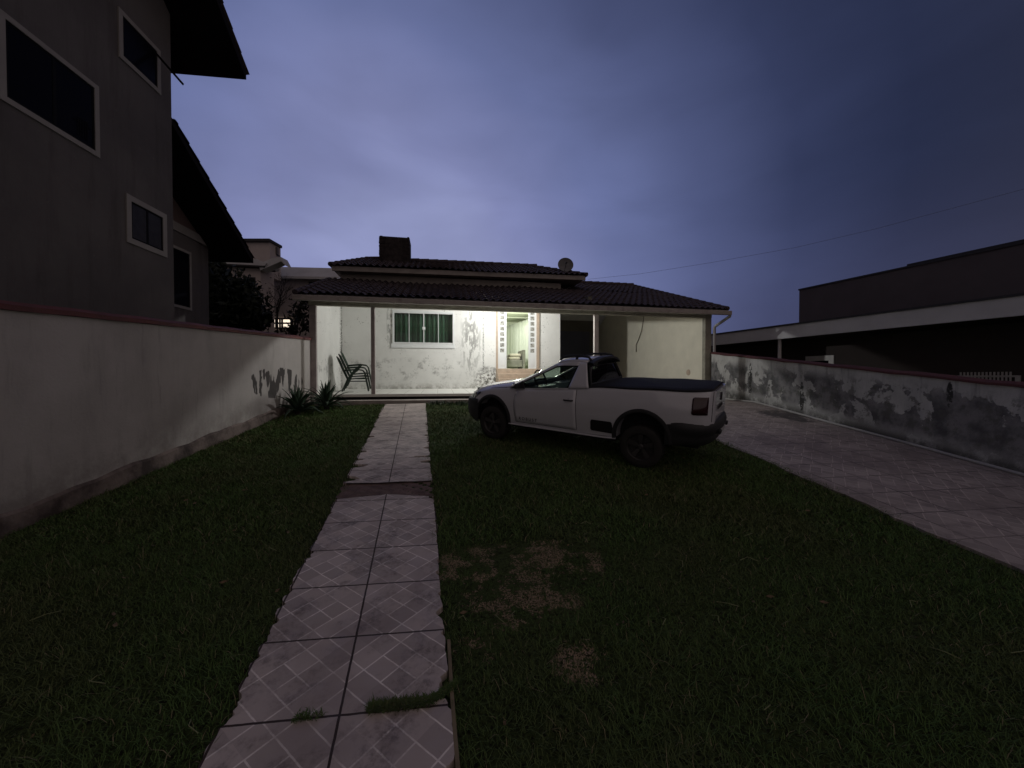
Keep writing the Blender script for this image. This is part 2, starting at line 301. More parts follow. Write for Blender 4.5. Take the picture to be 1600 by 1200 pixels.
# ------------------------------------------------------------------ mesh helpers
class MB:
    def __init__(s, off=(0, 0, 0)): s.v = []; s.f = []; s.off = Vector(off); s.uv = None
    def add(s, vs, fs):
        n = len(s.v); s.v += [tuple(Vector(p) + s.off) for p in vs]; s.f += [tuple(i + n for i in f) for f in fs]; return s
    def box(s, a, b):
        x0, y0, z0 = a; x1, y1, z1 = b
        return s.add([(x0, y0, z0), (x1, y0, z0), (x1, y1, z0), (x0, y1, z0), (x0, y0, z1), (x1, y0, z1), (x1, y1, z1), (x0, y1, z1)],
                     [(0, 3, 2, 1), (4, 5, 6, 7), (0, 1, 5, 4), (1, 2, 6, 5), (2, 3, 7, 6), (3, 0, 4, 7)])
    def hexa(s, p): # 8 points: bottom ring 4, top ring 4
        return s.add(p, [(0, 3, 2, 1), (4, 5, 6, 7), (0, 1, 5, 4), (1, 2, 6, 5), (2, 3, 7, 6), (3, 0, 4, 7)])
    def prism(s, pts, d): # planar polygon pts extruded by vector d
        n = len(pts); d = Vector(d); a = [Vector(p) for p in pts]
        return s.add(a + [p + d for p in a], [tuple(range(n))[::-1], tuple(range(n, 2 * n))] + [(i, (i + 1) % n, n + (i + 1) % n, n + i) for i in range(n)])
    def tube(s, pts, r, k=8, r1=None, cap=True):
        pts = [Vector(p) for p in pts]; n = len(pts); vs = []; prev = None
        for i, p in enumerate(pts):
            d = (pts[min(i + 1, n - 1)] - pts[max(i - 1, 0)]).normalized()
            if prev is None: a = d.orthogonal().normalized()
            else: a = (prev - d * prev.dot(d)).normalized()
            prev = a; b = d.cross(a); rr = r if r1 is None else r + (r1 - r) * i / max(1, n - 1)
            vs += [p + (a * math.cos(2 * math.pi * j / k) + b * math.sin(2 * math.pi * j / k)) * rr for j in range(k)]
        fs = [(i * k + j, i * k + (j + 1) % k, (i + 1) * k + (j + 1) % k, (i + 1) * k + j) for i in range(n - 1) for j in range(k)]
        if cap: fs += [tuple(range(k))[::-1], tuple(range((n - 1) * k, n * k))]
        return s.add(vs, fs)
    def lathe(s, prof, c, ax, k=32): # prof: (radius, offset along ax)
        ax = Vector(ax).normalized(); a = ax.orthogonal().normalized(); b = ax.cross(a); c = Vector(c); vs = []
        for r, h in prof: vs += [c + ax * h + (a * math.cos(2 * math.pi * j / k) + b * math.sin(2 * math.pi * j / k)) * r for j in range(k)]
        return s.add(vs, [(i * k + j, i * k + (j + 1) % k, (i + 1) * k + (j + 1) % k, (i + 1) * k + j) for i in range(len(prof) - 1) for j in range(k)])
    def grid(s, rows, closed=False): # rows of equal-length point lists
        m = len(rows[0]); vs = [p for r in rows for p in r]
        return s.add(vs, [(i * m + j, i * m + (j + 1) % m, (i + 1) * m + (j + 1) % m, (i + 1) * m + j) for i in range(len(rows) - 1) for j in range(m if closed else m - 1)])
    def build(s, name, m, parent=None, smooth=False, bevel=0, world=False, angle=35):
        me = bpy.data.meshes.new(name); vs = s.v
        if world and parent is not None:
            inv = parent.matrix_basis.inverted(); vs = [tuple(inv @ Vector(p)) for p in vs]
        me.from_pydata(vs, [], s.f); me.materials.append(m); me.update()
        if smooth:
            me.polygons.foreach_set('use_smooth', [True] * len(me.polygons)); me.set_sharp_from_angle(angle=R(angle))
        o = bpy.data.objects.new(name, me); COL.objects.link(o)
        if parent is not None: o.parent = parent
        if bevel:
            b = o.modifiers.new('b', 'BEVEL'); b.width = bevel; b.segments = 2; b.limit_method = 'ANGLE'; b.angle_limit = R(40)
        return o
def tag(o, label=None, cat=None, group=None, kind=None):
    for k, v in (('label', label), ('category', cat), ('group', group), ('kind', kind)):
        if v: o[k] = v
    return o
def empty(name, loc, rz=0, **k):
    o = bpy.data.objects.new(name, None); COL.objects.link(o); o.empty_display_size = .2
    o.location = loc; o.rotation_euler = (0, 0, rz); o.matrix_basis = Matrix.Translation(loc) @ Matrix.Rotation(rz, 4, 'Z'); return tag(o, **k)
def copy_tree(o, parent=None):
    c = o.copy(); COL.objects.link(c)
    if parent: c.parent = parent
    for ch in [x for x in bpy.data.objects if x.parent == o]: copy_tree(ch, c)
    return c
def gz(y): return .108 * max(-6., min(y, 9.9))
def hump(x, y): return .062 * math.exp(-(((x - 1.) / 2.2) ** 2 + ((y - 6.4) / 2.) ** 2))

def tiled(mb, o, u, v, n, ulo, uhi, vlen, per=.2, course=.37, amp=.028, step=.03):
    """barrel tile surface: o origin, u along eave, v up the slope, n normal; ulo/uhi functions of distance up the slope"""
    o, u, v, n = map(Vector, (o, u, v, n)); rows = []
    nc = int(math.ceil(vlen / course)); U0 = min(ulo(0), ulo(vlen)); U1 = max(uhi(0), uhi(vlen)); k = int((U1 - U0) / per * 8)
    us = [U0 + (U1 - U0) * i / k for i in range(k + 1)]
    for c in range(nc):
        for fr, h in ((0, step), (.5, step * .5), (1, 0.)):
            vv = min(vlen, (c + fr) * course); row = []
            for i, x in enumerate(us):
                xc = min(max(x, ulo(vv)), uhi(vv)); ti = int(xc / per)
                rnd = ((math.sin(ti * 12.9 + c * 78.2) * 43758.5) % 1 - .5) * .012
                w = math.sin(2 * math.pi * xc / per); w = abs(w) ** .8 * (1 if w > 0 else -1)
                dip = .018 * math.sin(xc * .9 + vv * .6) + .01 * math.sin(xc * 2.3)
                row.append(o + u * xc + v * (vv + (rnd * 2 if fr == 0 else 0)) + n * (amp * w + h + rnd + dip + .03))
            rows.append(row)
    mb.grid(rows); return mb

# ------------------------------------------------------------------ ground
mb = MB(); xs = [-260, -60, -25, -12, -8] + [-4.4 + .2 * i for i in range(43)] + [8, 12, 25, 60, 260]; ys = [-60, -6, 0, 2, 4] + [5 + .2 * i for i in range(24)] + [9.9, 14, 25, 60, 320]
mb.grid([[(x, y, gz(y) + hump(x, y) - .02 * (1 if False else 0)) for x in xs] for y in ys]); tag(mb.build('ground', M['soil']), kind='structure')

mb = MB(); N_ = 120; L_, R_ = [], []
for i in range(N_ + 1):
    D = -3 + 15.6 * i / N_
    x0 = 4.02 - .1 * D + .025 * math.sin(D * 5) + .03 * (random.random() - .5); L_.append((x0, D, gz(D) + .03)); R_.append((6.33, D, gz(D) + .03))
rows = [[(a[0], a[1], a[2] - .05), a, b] for a, b in zip(L_, R_)]; mb.grid(rows)
tag(mb.build('driveway', M['drive']), kind='structure')

# path: two columns of square tiles with broken edges
def build_path():
    mb = MB(); uvs = []
    def P(w, v): # w across (0 on the middle joint), v along
        D = v + .10 * w; return Vector((-.372 - .239 * D + w, D, gz(D) + .035))
    def edge(v, side, rnd):
        base = -.522 if side < 0 else .508
        row = int((v + 10) / .4595); h1 = math.sin(row * 127.1 + side * 31.7) * 43758.5 % 1
        j = (h1 - .5) * .022 + .003 * math.sin(v * 61) + (rnd - .5) * .006
        for q in range(3):      # sharp little chips
            h2 = math.sin(row * 57.3 + q * 17.1 + side * 3.3) * 23421.6 % 1; h3 = math.sin(row * 91.7 + q * 7.7 + side) * 9821.3 % 1
            dv = abs((v + 10) % .4595 - h2 * .4595)
            if dv < .012 + .03 * h3: j -= side * (.012 + .03 * h3 - dv) * (.5 + .7 * h2)
        w = base + j
        for c, r, d in NOTCH[side]:
            t = 1 - abs(v - c) / r
            if t > 0: w -= side * d * min(1, t * 3.5) * (.85 + .3 * rnd)
        return w
    NOTCH = {-1: ((2.22, .05, .02), (1.74, .035, .035), (2.62, .04, .03), (3.05, .06, .035), (4.66, .09, .13), (5.12, .07, .16), (5.38, .04, .10), (5.75, .05, .09), (6.6, .06, .10), (7.3, .05, .05), (8.1, .05, .03)),
              1: ((1.80, .05, .05), (5.20, .05, .14), (5.42, .035, .22), (5.85, .04, .08), (6.2, .03, .05), (6.6, .05, .06), (7.4, .05, .04), (8.2, .04, .03), (4.05, .05, .05), (3.5, .03, .02))}
    def segment(v0, v1, cut0=None, cut1=None):
        n = int((v1 - v0) / .02); rows = []
        for i in range(n + 1):
            v = v0 + (v1 - v0) * i / n; a, b = edge(v, -1, random.random()), edge(v, 1, random.random())
            ws = [a - .004, a, a * .6, a * .25, 0, b * .25, b * .6, b, b + .004]
            row = []
            for q, w in enumerate(ws):
                vv = v
                if cut0: vv = max(vv, cut0(w))
                if cut1: vv = min(vv, cut1(w))
                p = P(w, vv)
                if q in (0, 8): p.z -= .045
                row.append(p); uvs.append((w / .515, (vv - 1.715) / .4595))
            rows.append(row)
        mb.grid(rows)
        if cut1: mb.add([P(-.52, cut1(-.52)), P(0, cut1(0)), P(.5, cut1(.5)), P(.5, cut1(.5)) - Vector((0, 0, .05)), P(0, cut1(0)) - Vector((0, 0, .05)), P(-.52, cut1(-.52)) - Vector((0, 0, .05))], [(0, 1, 4, 5), (1, 2, 3, 4)]); uvs.extend([(0, 0)] * 6)
    jag = lambda w: .02 * math.sin(w * 19) + .012 * math.sin(w * 53)
    segment(-2.2, 4.25, cut1=lambda w: 4.15 - .22 * max(0, w - .02) - .16 * max(0, -w - .02) + .3 * jag(w))
    segment(4.42, 9.75, cut0=lambda w: 4.50 + .4 * jag(w) + .10 * max(0, -w - .3))
    o = mb.build('path', M['path']); tag(o, kind='structure')
    ul = o.data.uv_layers.new(name='UVMap'); arr = np.array(uvs)
    li = np.zeros(len(o.data.loops), int); o.data.loops.foreach_get('vertex_index', li); ul.data.foreach_set('uv', arr[li].ravel())
    mb = MB(); rows = []
    for i in range(30):
        v = 3.95 + .7 * i / 29; rows.append([P(w + .02 * math.sin(v * 31), v) - Vector((0, 0, .022 + .006 * math.sin(w * 30 + v * 40))) for w in np.linspace(-.53, .5, 16)])
    mb.grid(rows); tag(mb.build('path_mortar_bed', M['dirt']), kind='structure')
build_path()
mb = MB(); rows = []
for i in range(40):
    D = .6 + 1.55 * i / 39; x = -.372 - .239 * D + .517 + .01 * math.sin(D * 3)
    rows.append([(x, D, gz(D) - .02), (x, D, gz(D) + .036), (x + .018, D, gz(D) + .036), (x + .022, D, gz(D) - .02)])
mb.grid(rows); tag(mb.build('path_edging', M['edging']), 'thin weathered wooden edging strip along the right side of the tile path', 'edging')

# kerb strip in front of the porch
mb = MB(); mb.box((.15, -.62, .98), (8.6, -.20, 1.165)); o = mb.build('concrete_kerb', M['kerb'], bevel=.01); o.location = hp(0, 0, 0); o.rotation_euler = (0, 0, HA); tag(o, kind='structure')

# ------------------------------------------------------------------ main house (local: t along the front, s inwards, z absolute)
ZB = 1.07
H = empty('house', tuple(hp(0, 0, ZB)), HA, label='white single-storey house with lit porch and dark tiled roof', cat='house')
def hb(): return MB((0, 0, -ZB))
TS = .355; RZ0 = 3.83; SE = -.47      # roof slope, eave height, eave s
def rz(s): return RZ0 + TS * (s - SE)
def build_house():
    # --- back wall of the porch with openings
    w = hb(); S0, S1 = 2.75, 2.9
    wt, wb, wl, wr = 3.99, 2.93, 1.70, 3.67          # window hole
    dl, dr, db, dtp = 5.20, 6.80, 2.07, 4.30         # door hole
    top = 4.92
    w.box((-.12, S0, 1.07), (wl, S1, top)); w.box((wl, S0, 1.07), (wr, S1, wb)); w.box((wl, S0, wt), (wr, S1, top))
    w.box((wr, S0, 1.07), (dl, S1, top)); w.box((dl, S0, 1.07), (dr, S1, db)); w.box((dl, S0, dtp), (dr, S1, top)); w.box((dr, S0, 1.07), (7.6, S1, top))
    w.build('back_wall', M['hwall'], H)
    mb = hb(); mb.prism([(-.12, -.02, 1.07), (-.12, 2.748, 1.07), (-.12, 2.748, rz(2.748) - .06), (-.12, -.02, rz(-.02) - .06)], (.12, 0, 0)); mb.build('side_wall', M['hwall'], H)
    # wall left of the garage (behind the corner) and right garage wall, rear garage wall
    mb = hb(); mb.box((7.45, 2.902, 1.07), (7.6, 8.6, 4.9)); mb.build('garage_partition', M['hwall'], H)
    mb = hb(); mb.prism([(11.55, .0, 1.0), (11.55, 8.6, 1.0), (11.55, 8.6, 4.3), (11.55, 5.5, rz(5.5) - .08), (11.55, .0, rz(0) - .08)], (.15, 0, 0)); mb.build('garage_side_wall', M['cream'], H)
    mb = hb(); mb.box((7.61, 8.6, 1.0), (11.7, 8.75, 5.2)); mb.build('garage_back_wall', M['gwall'], H)
    mb = hb(); mb.box((8.9, 8.5, 1.2), (11.1, 8.58, 4.2))
    for i in range(9): mb.box((8.95 + i * .24, 8.485, 1.3), (8.97 + i * .24, 8.50, 4.15))
    mb.build('garage_gate', M['panel'], H)
    mb = hb(); mb.box((7.62, .3, 1.0), (11.54, 8.59, 1.20)); mb.build('garage_floor', M['kerb'], H)
    # upper wall above lower roof
    mb = hb(); mb.box((.0, 2.74, 4.4), (7.62, 2.748, 5.22)); mb.box((.0, 2.75, 4.93), (7.62, 7, 5.22)); mb.build('upper_wall', M['upperw'], H)
    # porch slab, and its riser painted near black to stand for shade
    mb = hb(); mb.hexa([(-.02, -.06, 1.235), (7.75, -.06, 1.235), (7.75, 2.748, 1.235), (-.02, 2.748, 1.235), (-.02, -.06, 1.305), (7.75, -.06, 1.305), (7.75, 2.748, 1.365), (-.02, 2.748, 1.365)])
    fl = mb.build('porch_floor', M['tilef'], H)
    mb = hb()
    for i in range(1, 18): mb.box((i * .45, -.05, 1.3065), (i * .45 + .006, -.045, 1.3075)); mb.hexa([(i*.45,-.055,1.3052),(i*.45+.006,-.055,1.3052),(i*.45+.006,2.74,1.3652),(i*.45,2.74,1.3652),(i*.45,-.055,1.3064),(i*.45+.006,-.055,1.3064),(i*.45+.006,2.74,1.3664),(i*.45,2.74,1.3664)])
    mb.build('floor_joint', M['beam'], H)
    mb = hb(); mb.box((-.0, .06, 1.0), (7.7, .14, 1.234)); mb.build('slab_recess', M['slab_shade'], H)
    # beams
    mb = hb(); mb.box((-.14, -.06, 3.645), (11.72, .09, 3.86)); mb.build('front_beam', M['beam'], H, bevel=.008)
    mb = hb(); mb.prism([(7.62, .092, 4.2), (7.62, .9, 4.28), (7.62, 2.748, 4.28), (7.62, 2.748, rz(2.748) - .1), (7.62, .092, rz(.092) - .1)], (.12, 0, 0)); mb.prism([(7.62, .092, 3.87), (7.62, .092, 4.2), (7.62, .9, 4.28)], (.12, 0, 0)); mb.build('side_beam', M['beam'], H)
    # posts
    for t0, t1, m in ((-.13, .035, 'postp'), (1.40, 1.50, 'postp'), (7.77, 7.90, 'postw')):
        mb = hb(); mb.box((t0, -.045, 1.306 if t0 < 7 else 1.15), (t1, .06, 3.644)); mb.build('column', M[m], H, bevel=.006)
    mb = hb(); mb.box((11.50, -.045, 1.1), (11.72, .10, 3.644)); mb.build('column', M['beam'], H, bevel=.006)
    # ceiling under the roof slope
    mb = hb(); a, b = -.30, 11.95
    mb.hexa([(a, SE + .06, rz(SE + .06) - .06), (b, SE + .06, rz(SE + .06) - .06), (b, 5.5, rz(5.5) - .06), (a, 5.5, rz(5.5) - .06), (a, SE + .06, rz(SE + .06) - .02), (b, SE + .06, rz(SE + .06) - .02), (b, 5.5, rz(5.5) - .02), (a, 5.5, rz(5.5) - .02)])
    mb.hexa([(7.5, 5.5, rz(5.5) - .06), (b, 5.5, rz(5.5) - .06), (b, 10, rz(1.0) - .06), (7.5, 10, rz(1.0) - .06), (7.5, 5.5, rz(5.5) - .02), (b, 5.5, rz(5.5) - .02), (b, 10, rz(1.0) - .02), (7.5, 10, rz(1.0) - .02)])
    mb.build('porch_ceiling', M['ceil'], H)
    # lower roof tiles
    sv = Vector((0, 1, TS)).normalized(); sn = Vector((0, -TS, 1)).normalized(); ln = 5.97 / sv.y
    mb = hb(); q = (5.5 - SE) / sv.y
    tiled(mb, (0, SE, rz(SE)), (1, 0, 0), sv, sn, lambda v: -.34, lambda v: 11.97, (2.72 - SE) / sv.y)
    mb.build('lower_roof', M['roof'], H, smooth=True, angle=50)
    mb = hb(); v0 = (2.72 - SE) / sv.y
    tiled(mb, (0, 2.72, rz(2.72)), (1, 0, 0), sv, sn, lambda v: 7.62, lambda v: 11.97, (5.5 - 2.72) / sv.y)
    bv = Vector((0, 1, -TS)).normalized()
    rs = hb(); rs.add([(7.62, 5.5, rz(5.5) + .05), (11.97, 5.5, rz(5.5) + .05), (11.97, 10, rz(1) + .05), (7.62, 10, rz(1) + .05)], [(0, 1, 2, 3)]); rs.build('garage_rear_slope', M['roof'], H)
    mb.build('garage_roof', M['roof'], H, smooth=True, angle=50); mb = hb()
    for i in range(13):   # ridge tiles
        t = 7.62 + i * .335; mb.tube([(t, 5.5, rz(5.5) + .05), (t + .35, 5.5, rz(5.5) + .075)], .085, 10)
    mb.build('ridge_tiles', M['roof'], H, smooth=True, angle=50); mb = hb()
    for i in range(17):   # verge tiles down the right edge
        s0 = SE + i * .35; mb.tube([(11.95, s0, rz(s0) + .05), (11.95, s0 + .38, rz(s0 + .38) + .03)], .07, 8)
    mb.build('verge_tiles', M['roof'], H, smooth=True, angle=50); mb = hb()
    for i in range(9):
        s0 = SE + i * .35; mb.tube([(-.32, s0, rz(s0) + .05), (-.32, s0 + .38, rz(s0 + .38) + .03)], .07, 8)
    mb.build('verge_tiles', M['roof'], H, smooth=True, angle=50)
    # gutter and downpipe
    mb = hb(); mb.box((-.36, SE - .10, RZ0 - .155), (12.02, SE + .03, RZ0 - .03))
    for i in range(9): mb.box((.75 + i * 1.28, SE - .108, RZ0 - .165), (.79 + i * 1.28, SE + .03, RZ0 - .022))
    g = mb.build('gutter', M['gutter'], H, bevel=.012)
    mb = hb(); mb.tube([(12.0, SE - .04, 3.72), (12.0, SE - .03, 3.64), (11.80, -.12, 3.38), (11.79, -.09, 3.33), (11.79, -.09, 1.1)], .045, 10); mb.build('downpipe', M['pvc'], H, smooth=True)
    # upper roof: ridge s=4.9, z from eave
    e_l, e_r = 5.17, 5.27
    def ez(t): return e_l + (e_r - e_l) * (t + .15) / 8.55
    mb = hb(); mb.hexa([(-.15, 2.28, ez(-.15)), (8.40, 2.28, ez(8.4)), (8.40, 2.34, ez(8.4)), (-.15, 2.34, ez(-.15)), (-.15, 2.28, ez(-.15) + .15), (8.40, 2.28, ez(8.4) + .15), (8.40, 2.34, ez(8.4) + .15), (-.15, 2.34, ez(-.15) + .15)]); mb.build('upper_fascia', M['fascia'], H)
    mb = hb(); mb.hexa([(-.15, 2.341, ez(-.15) + .05), (8.40, 2.341, ez(8.4) + .05), (8.40, 7.0, ez(8.4) + .05), (-.15, 7.0, ez(-.15) + .05), (-.15, 2.341, ez(-.15) + .09), (8.40, 2.341, ez(8.4) + .09), (8.40, 7.0, ez(8.4) + .09), (-.15, 7.0, ez(-.15) + .09)]); mb.build('eave_soffit', M['upperw'], H)
    # front slope + hips
    ridge = 4.9; rise = 1.02; z0 = ez(0) + .13; sl = rise / (ridge - 2.22)
    uv = Vector((1, 0, (e_r - e_l) / 8.55)).normalized()
    sv = Vector((0, 1, sl)).normalized(); sn = Vector((0, -sl, 1)).normalized(); vl = (ridge - 2.22) / sv.y
    mb = hb(); tiled(mb, (0, 2.22, z0), uv, sv, sn, lambda v: -.22 + .80 * v / vl, lambda v: 8.46 - 1.75 * v / vl, vl)
    zr = z0 + rise + .03; rl, rr = .58, 6.71
    mb.add([(-.22, 2.22, z0), (rl, ridge, zr), (-.22, 7.6, z0)], [(0, 1, 2)]); mb.add([(8.46, 2.22, z0 + .1), (rr, ridge, zr + .07), (8.46, 7.6, z0 + .1)], [(0, 2, 1)])
    mb.add([(-.22, 7.6, z0), (rl, ridge, zr), (rr, ridge, zr + .07), (8.46, 7.6, z0 + .1)], [(0, 1, 2, 3)])
    for i in range(18): t = rl + i * .37; mb.tube([(t, ridge, zr + .02 + t * .01), (t + .39, ridge, zr + .045 + t * .01)], .085, 10)
    for (a, b, n) in (((-.2, 2.24, z0), (rl, ridge, zr), 8), ((8.44, 2.24, z0 + .1), (rr, ridge, zr + .07), 9)):
        a, b = Vector(a), Vector(b)
        for i in range(n): mb.tube([a.lerp(b, i / n) + Vector((0, 0, .06)), a.lerp(b, (i + 1.05) / n) + Vector((0, 0, .03))], .075, 10)
    mb.build('upper_roof', M['roof'], H, smooth=True, angle=50)
    mb = hb(); mb.box((1.05, 4.0, 5.3), (2.13, 4.8, 6.97)); 
    rr2 = random.Random(3)
    for k in range(24):   # uneven courses of brick at the corners and top
        z = 5.5 + k * .06; a = rr2.random() * .016
        mb.box((1.05 - a, 3.99 - a, z), (1.25, 4.2, z + .05)); mb.box((1.9, 3.99 - a, z), (2.13 + rr2.random() * .016, 4.2, z + .05))
    for x, h, w in ((1.07, .05, .08), (2.04, .06, .07), (1.82, .025, .05), (1.5, .015, .1)): mb.box((x, 4.1, 6.96), (x + w, 4.2, 6.97 + h))
    mb.build('chimney', M['brick'], H)
    # --- window
    fr = hb()
    fr.box((wl - .10, 2.72, wb - .16), (wr + .08, 2.79, wb - .02)); 
    fr.build('window_sill', M['whitem'], H, bevel=.006)
    fr = hb(); y0, y1 = 2.735, 2.80; k = .045
    fr.box((wl - .055, 2.722, wb - .018), (wl - .002, 2.80, wt + .055)); fr.box((wr + .002, 2.722, wb - .018), (wr + .05, 2.80, wt + .055)); fr.box((wl - .002, 2.722, wt + .002), (wr + .002, 2.80, wt + .055))
    wn = fr.build('window', M['whitem'], H)
    fr = MB((0, 0, -ZB)); fr.box((wl, y0, wb), (wr, y1, wb + .035)); fr.box((wl, y0, wt - .03), (wr, y1, wt))
    n = 4; ww = (wr - wl) / n
    for i in range(1, n): fr.box((wl + i * ww - (.009 if i != 2 else .015), y0 + (.004), wb + .036), (wl + i * ww + (.009 if i != 2 else .015), y1 - .004, wt - .031))
    fr.build('frame', M['whitem'], wn)
    gl = hb(); gl.box((wl, 2.765, wb), (wr, 2.771, wt)); gl.build('pane', M['wglass'], wn)
    gl = hb(); gl.box(((wl + wr) / 2 - .05, 2.70, 3.40), ((wl + wr) / 2 + .05, 2.734, 3.50)); gl.build('lock', M['whitem'], wn, bevel=.01)
    # --- door: stone jambs, fixed leaves with small square panes, opening in the middle
    mb = hb(); mb.box((dl, 2.70, db + .001), (dl + .07, 2.90, dtp)); mb.box((dr - .09, 2.70, db + .001), (dr, 2.90, dtp)); mb.box((dl + .07, 2.70, dtp - .06), (dr - .09, 2.9, dtp)); mb.box((dl, 2.70, 1.37), (dl + .05, 2.749, db)); mb.build('door_frame', M['wood'], H)
    for a, b in ((dl + .075, dl + .395), (dr - .395, dr - .095)):
        mb = hb(); c = (a + b) / 2; pw = .105; zs = [2.66 + i * .197 for i in range(8)]
        mb.box((a, 2.78, db + .01), (c - pw / 2 - .02, 2.82, dtp - .065)); mb.box((c + pw / 2 + .02, 2.78, db + .01), (b, 2.82, dtp - .065))
        l, r = c - pw / 2 - .02, c + pw / 2 + .02; prev = db + .01
        for z in zs: mb.box((l, 2.78, prev), (r, 2.82, z)); prev = z + .135
        mb.box((l, 2.78, prev), (r, 2.82, dtp - .065)); mb.box((l + .01, 2.772, db + .12), (r - .01, 2.78, db + .42))
        lf = mb.build('door_leaf', M['whitem'], H)
        g = hb()
        for z in zs: g.box((l, 2.795, z), (r, 2.80, z + .135))
        g.build('pane', M['dimglass2'], lf)
    # steps
    mb = hb()
    for i in range(4): mb.box((dl - (0 if i == 3 else 0), 2.749 - .24 * (4 - i) + (.0), 1.30), (dr, 2.749 - .24 * (3 - i), 1.365 + .176 * (i + 1)))
    mb.build('entrance_steps', M['beige'], H, bevel=.008)
    # --- room behind the door and window
    mb = hb(); z1 = 4.85
    mb.add([(5.2 - 1, 2.902, 2.07), (7.4, 2.902, 2.07), (7.4, 8.5, 2.07), (4.2, 8.5, 2.07), (4.2, 2.902, 4.6), (7.4, 2.902, 4.6), (7.4, 8.5, 4.6), (4.2, 8.5, 4.6)],
           [(0, 1, 2, 3), (4, 7, 6, 5), (1, 5, 6, 2), (2, 6, 7, 3), (3, 7, 4, 0)])
    for i in range(3): mb.box((4.3, 4.2 + i * 1.3, 4.54), (7.38, 4.30 + i * 1.3, 4.59))
    mb.build('living_room', M['room'], H)
    mb = hb(); mb.add([(.2, 2.95, 2.07), (4.1, 2.95, 2.07), (4.1, 6, 2.07), (.2, 6, 2.07), (.2, 2.95, 4.6), (4.1, 2.95, 4.6), (4.1, 6, 4.6), (.2, 6, 4.6)], [(0, 1, 2, 3), (4, 7, 6, 5), (1, 5, 6, 2), (2, 6, 7, 3), (3, 7, 4, 0)])
    mb.build('bedroom', M['gwall'], H)
_s = NT('door_pane', .15, .5); _s.color(_s.mix(_s.step(_s.noise(14, 2), .4, .6), (.18, .18, .16), (.42, .42, .38))); M['dimglass2'] = _s.m
build_house()

def curtain(name, p0, p1, z0, z1, amp, per, m, **k):
    p0, p1 = Vector(p0), Vector(p1); d = (p1 - p0); n = int(d.length / per * 10); dn = d.normalized(); nr = Vector((-dn.y, dn.x, 0)); rows = []
    for q in range(7):
        z = z0 + (z1 - z0) * q / 6; f = 1 - .25 * q / 6
        rows.append([p0 + d * i / n + nr * (amp * f * (math.sin(2 * math.pi * i / 10) + .4 * math.sin(i * .37 + q * .2))) + Vector((0, 0, z)) for i in range(n + 1)])
    mb = MB(); mb.grid(rows); o = mb.build(name, m, smooth=True, angle=80); sm = o.modifiers.new('s', 'SOLIDIFY'); sm.thickness = .004
    o.data.update(); return tag(o, **k)
def at_house(o): o.location = hp(0, 0, 0); o.rotation_euler = (0, 0, HA); return o
at_house(curtain('curtain', (1.62, 2.99, 0), (3.75, 2.99, 0), 2.7, 4.1, .06, .16, M['wcurt'], label='pale curtain hanging behind the green-tinted porch window', cat='curtain'))
at_house(curtain('curtain', (7.2, 5.6, 0), (6.55, 8.2, 0), 2.3, 4.35, .06, .20, M['curt'], label='long white sheer curtain hanging in the lit living room', cat='curtain'))
S_ = empty('sofa', tuple(hp(6.28, 5.2, 2.07)), HA, label='grey sofa with beige cushions seen through the open door', cat='sofa')
mb = MB(); mb.box((-.34, -.40, .12), (.34, .45, .42)); mb.build('seat', M['sofa'], S_, bevel=.04)
mb = MB(); mb.box((-.34, .46, .12), (.34, .62, .66)); mb.build('backrest', M['sofa'], S_, bevel=.05)
for x in (-.46, .351): mb = MB(); mb.box((x, -.42, .02), (x + .11, .62, .84)); mb.build('armrest', M['sofa'], S_, bevel=.02)
for i, x in enumerate((.04, .08)): mb = MB(); mb.box((x - .26, -.30 + .02 * i, .425 + .135 * i), (x + .25, .2, .555 + .135 * i)); mb.build('cushion', M['cushion'], S_, bevel=.06)
mb = MB(); mb.tube([Vector((11.53, 3.75, 4.6)), (11.52, 3.75, 4.15), (11.52, 3.9, 3.7), (11.52, 4.15, 3.35), (11.52, 4.35, 3.15), (11.52, 4.33, 2.85)], .014, 6)
at_house(tag(mb.build('loose_cable', M['cable'], smooth=True), 'loose dark cable dangling down the cream garage wall', 'cable'))
mb = MB(); mb.lathe([(0, -.012), (.10, -.012), (.105, 0), (0, 0)], (11.549, .85, 1.93), (1, 0, 0), 20); o = at_house(mb.build('wall_cover_plate', M['beige'])); tag(o, 'round brownish cover plate low on the cream garage wall', 'cover plate')
# mould streaks on the side wall are part of the plaster; thin stained boards leaning there
D_ = empty('satellite_dish', tuple(hp(7.76, 2.85, 5.50)), R(20), label='round grey satellite dish on the right end of the upper roof', cat='satellite dish')
mb = MB(); ax = Vector((.35, 1, -.28)).normalized(); c = Vector((.08, 0, .44)); pr = []
for i in range(9): r = .29 * i / 8; pr.append((max(r, .001), -.09 * (r / .29) ** 2 + .05))
for i in range(8, -1, -1): r = .29 * i / 8; pr.append((max(r, .001), -.09 * (r / .29) ** 2 + .062))
mb.lathe(pr, c, ax, 32); mb.build('reflector', M['dish'], D_, smooth=True)
mb = MB(); mb.tube([(-.02, .1, -.14), (-.02, .1, .25), (.06, .08, .42)], .02, 8); mb.build('mast', M['metal'], D_, smooth=True)
mb = MB(); mb.tube([c + Vector((-.05, .02, -.28)), c + Vector((-.15, -.35, -.02))], .009, 6); mb.lathe([(0, 0), (.03, 0), (.03, .07), (0, .07)], c + Vector((-.15, -.38, -.03)), (0, 1, 0), 12); mb.build('receiver_arm', M['metal'], D_, smooth=True)

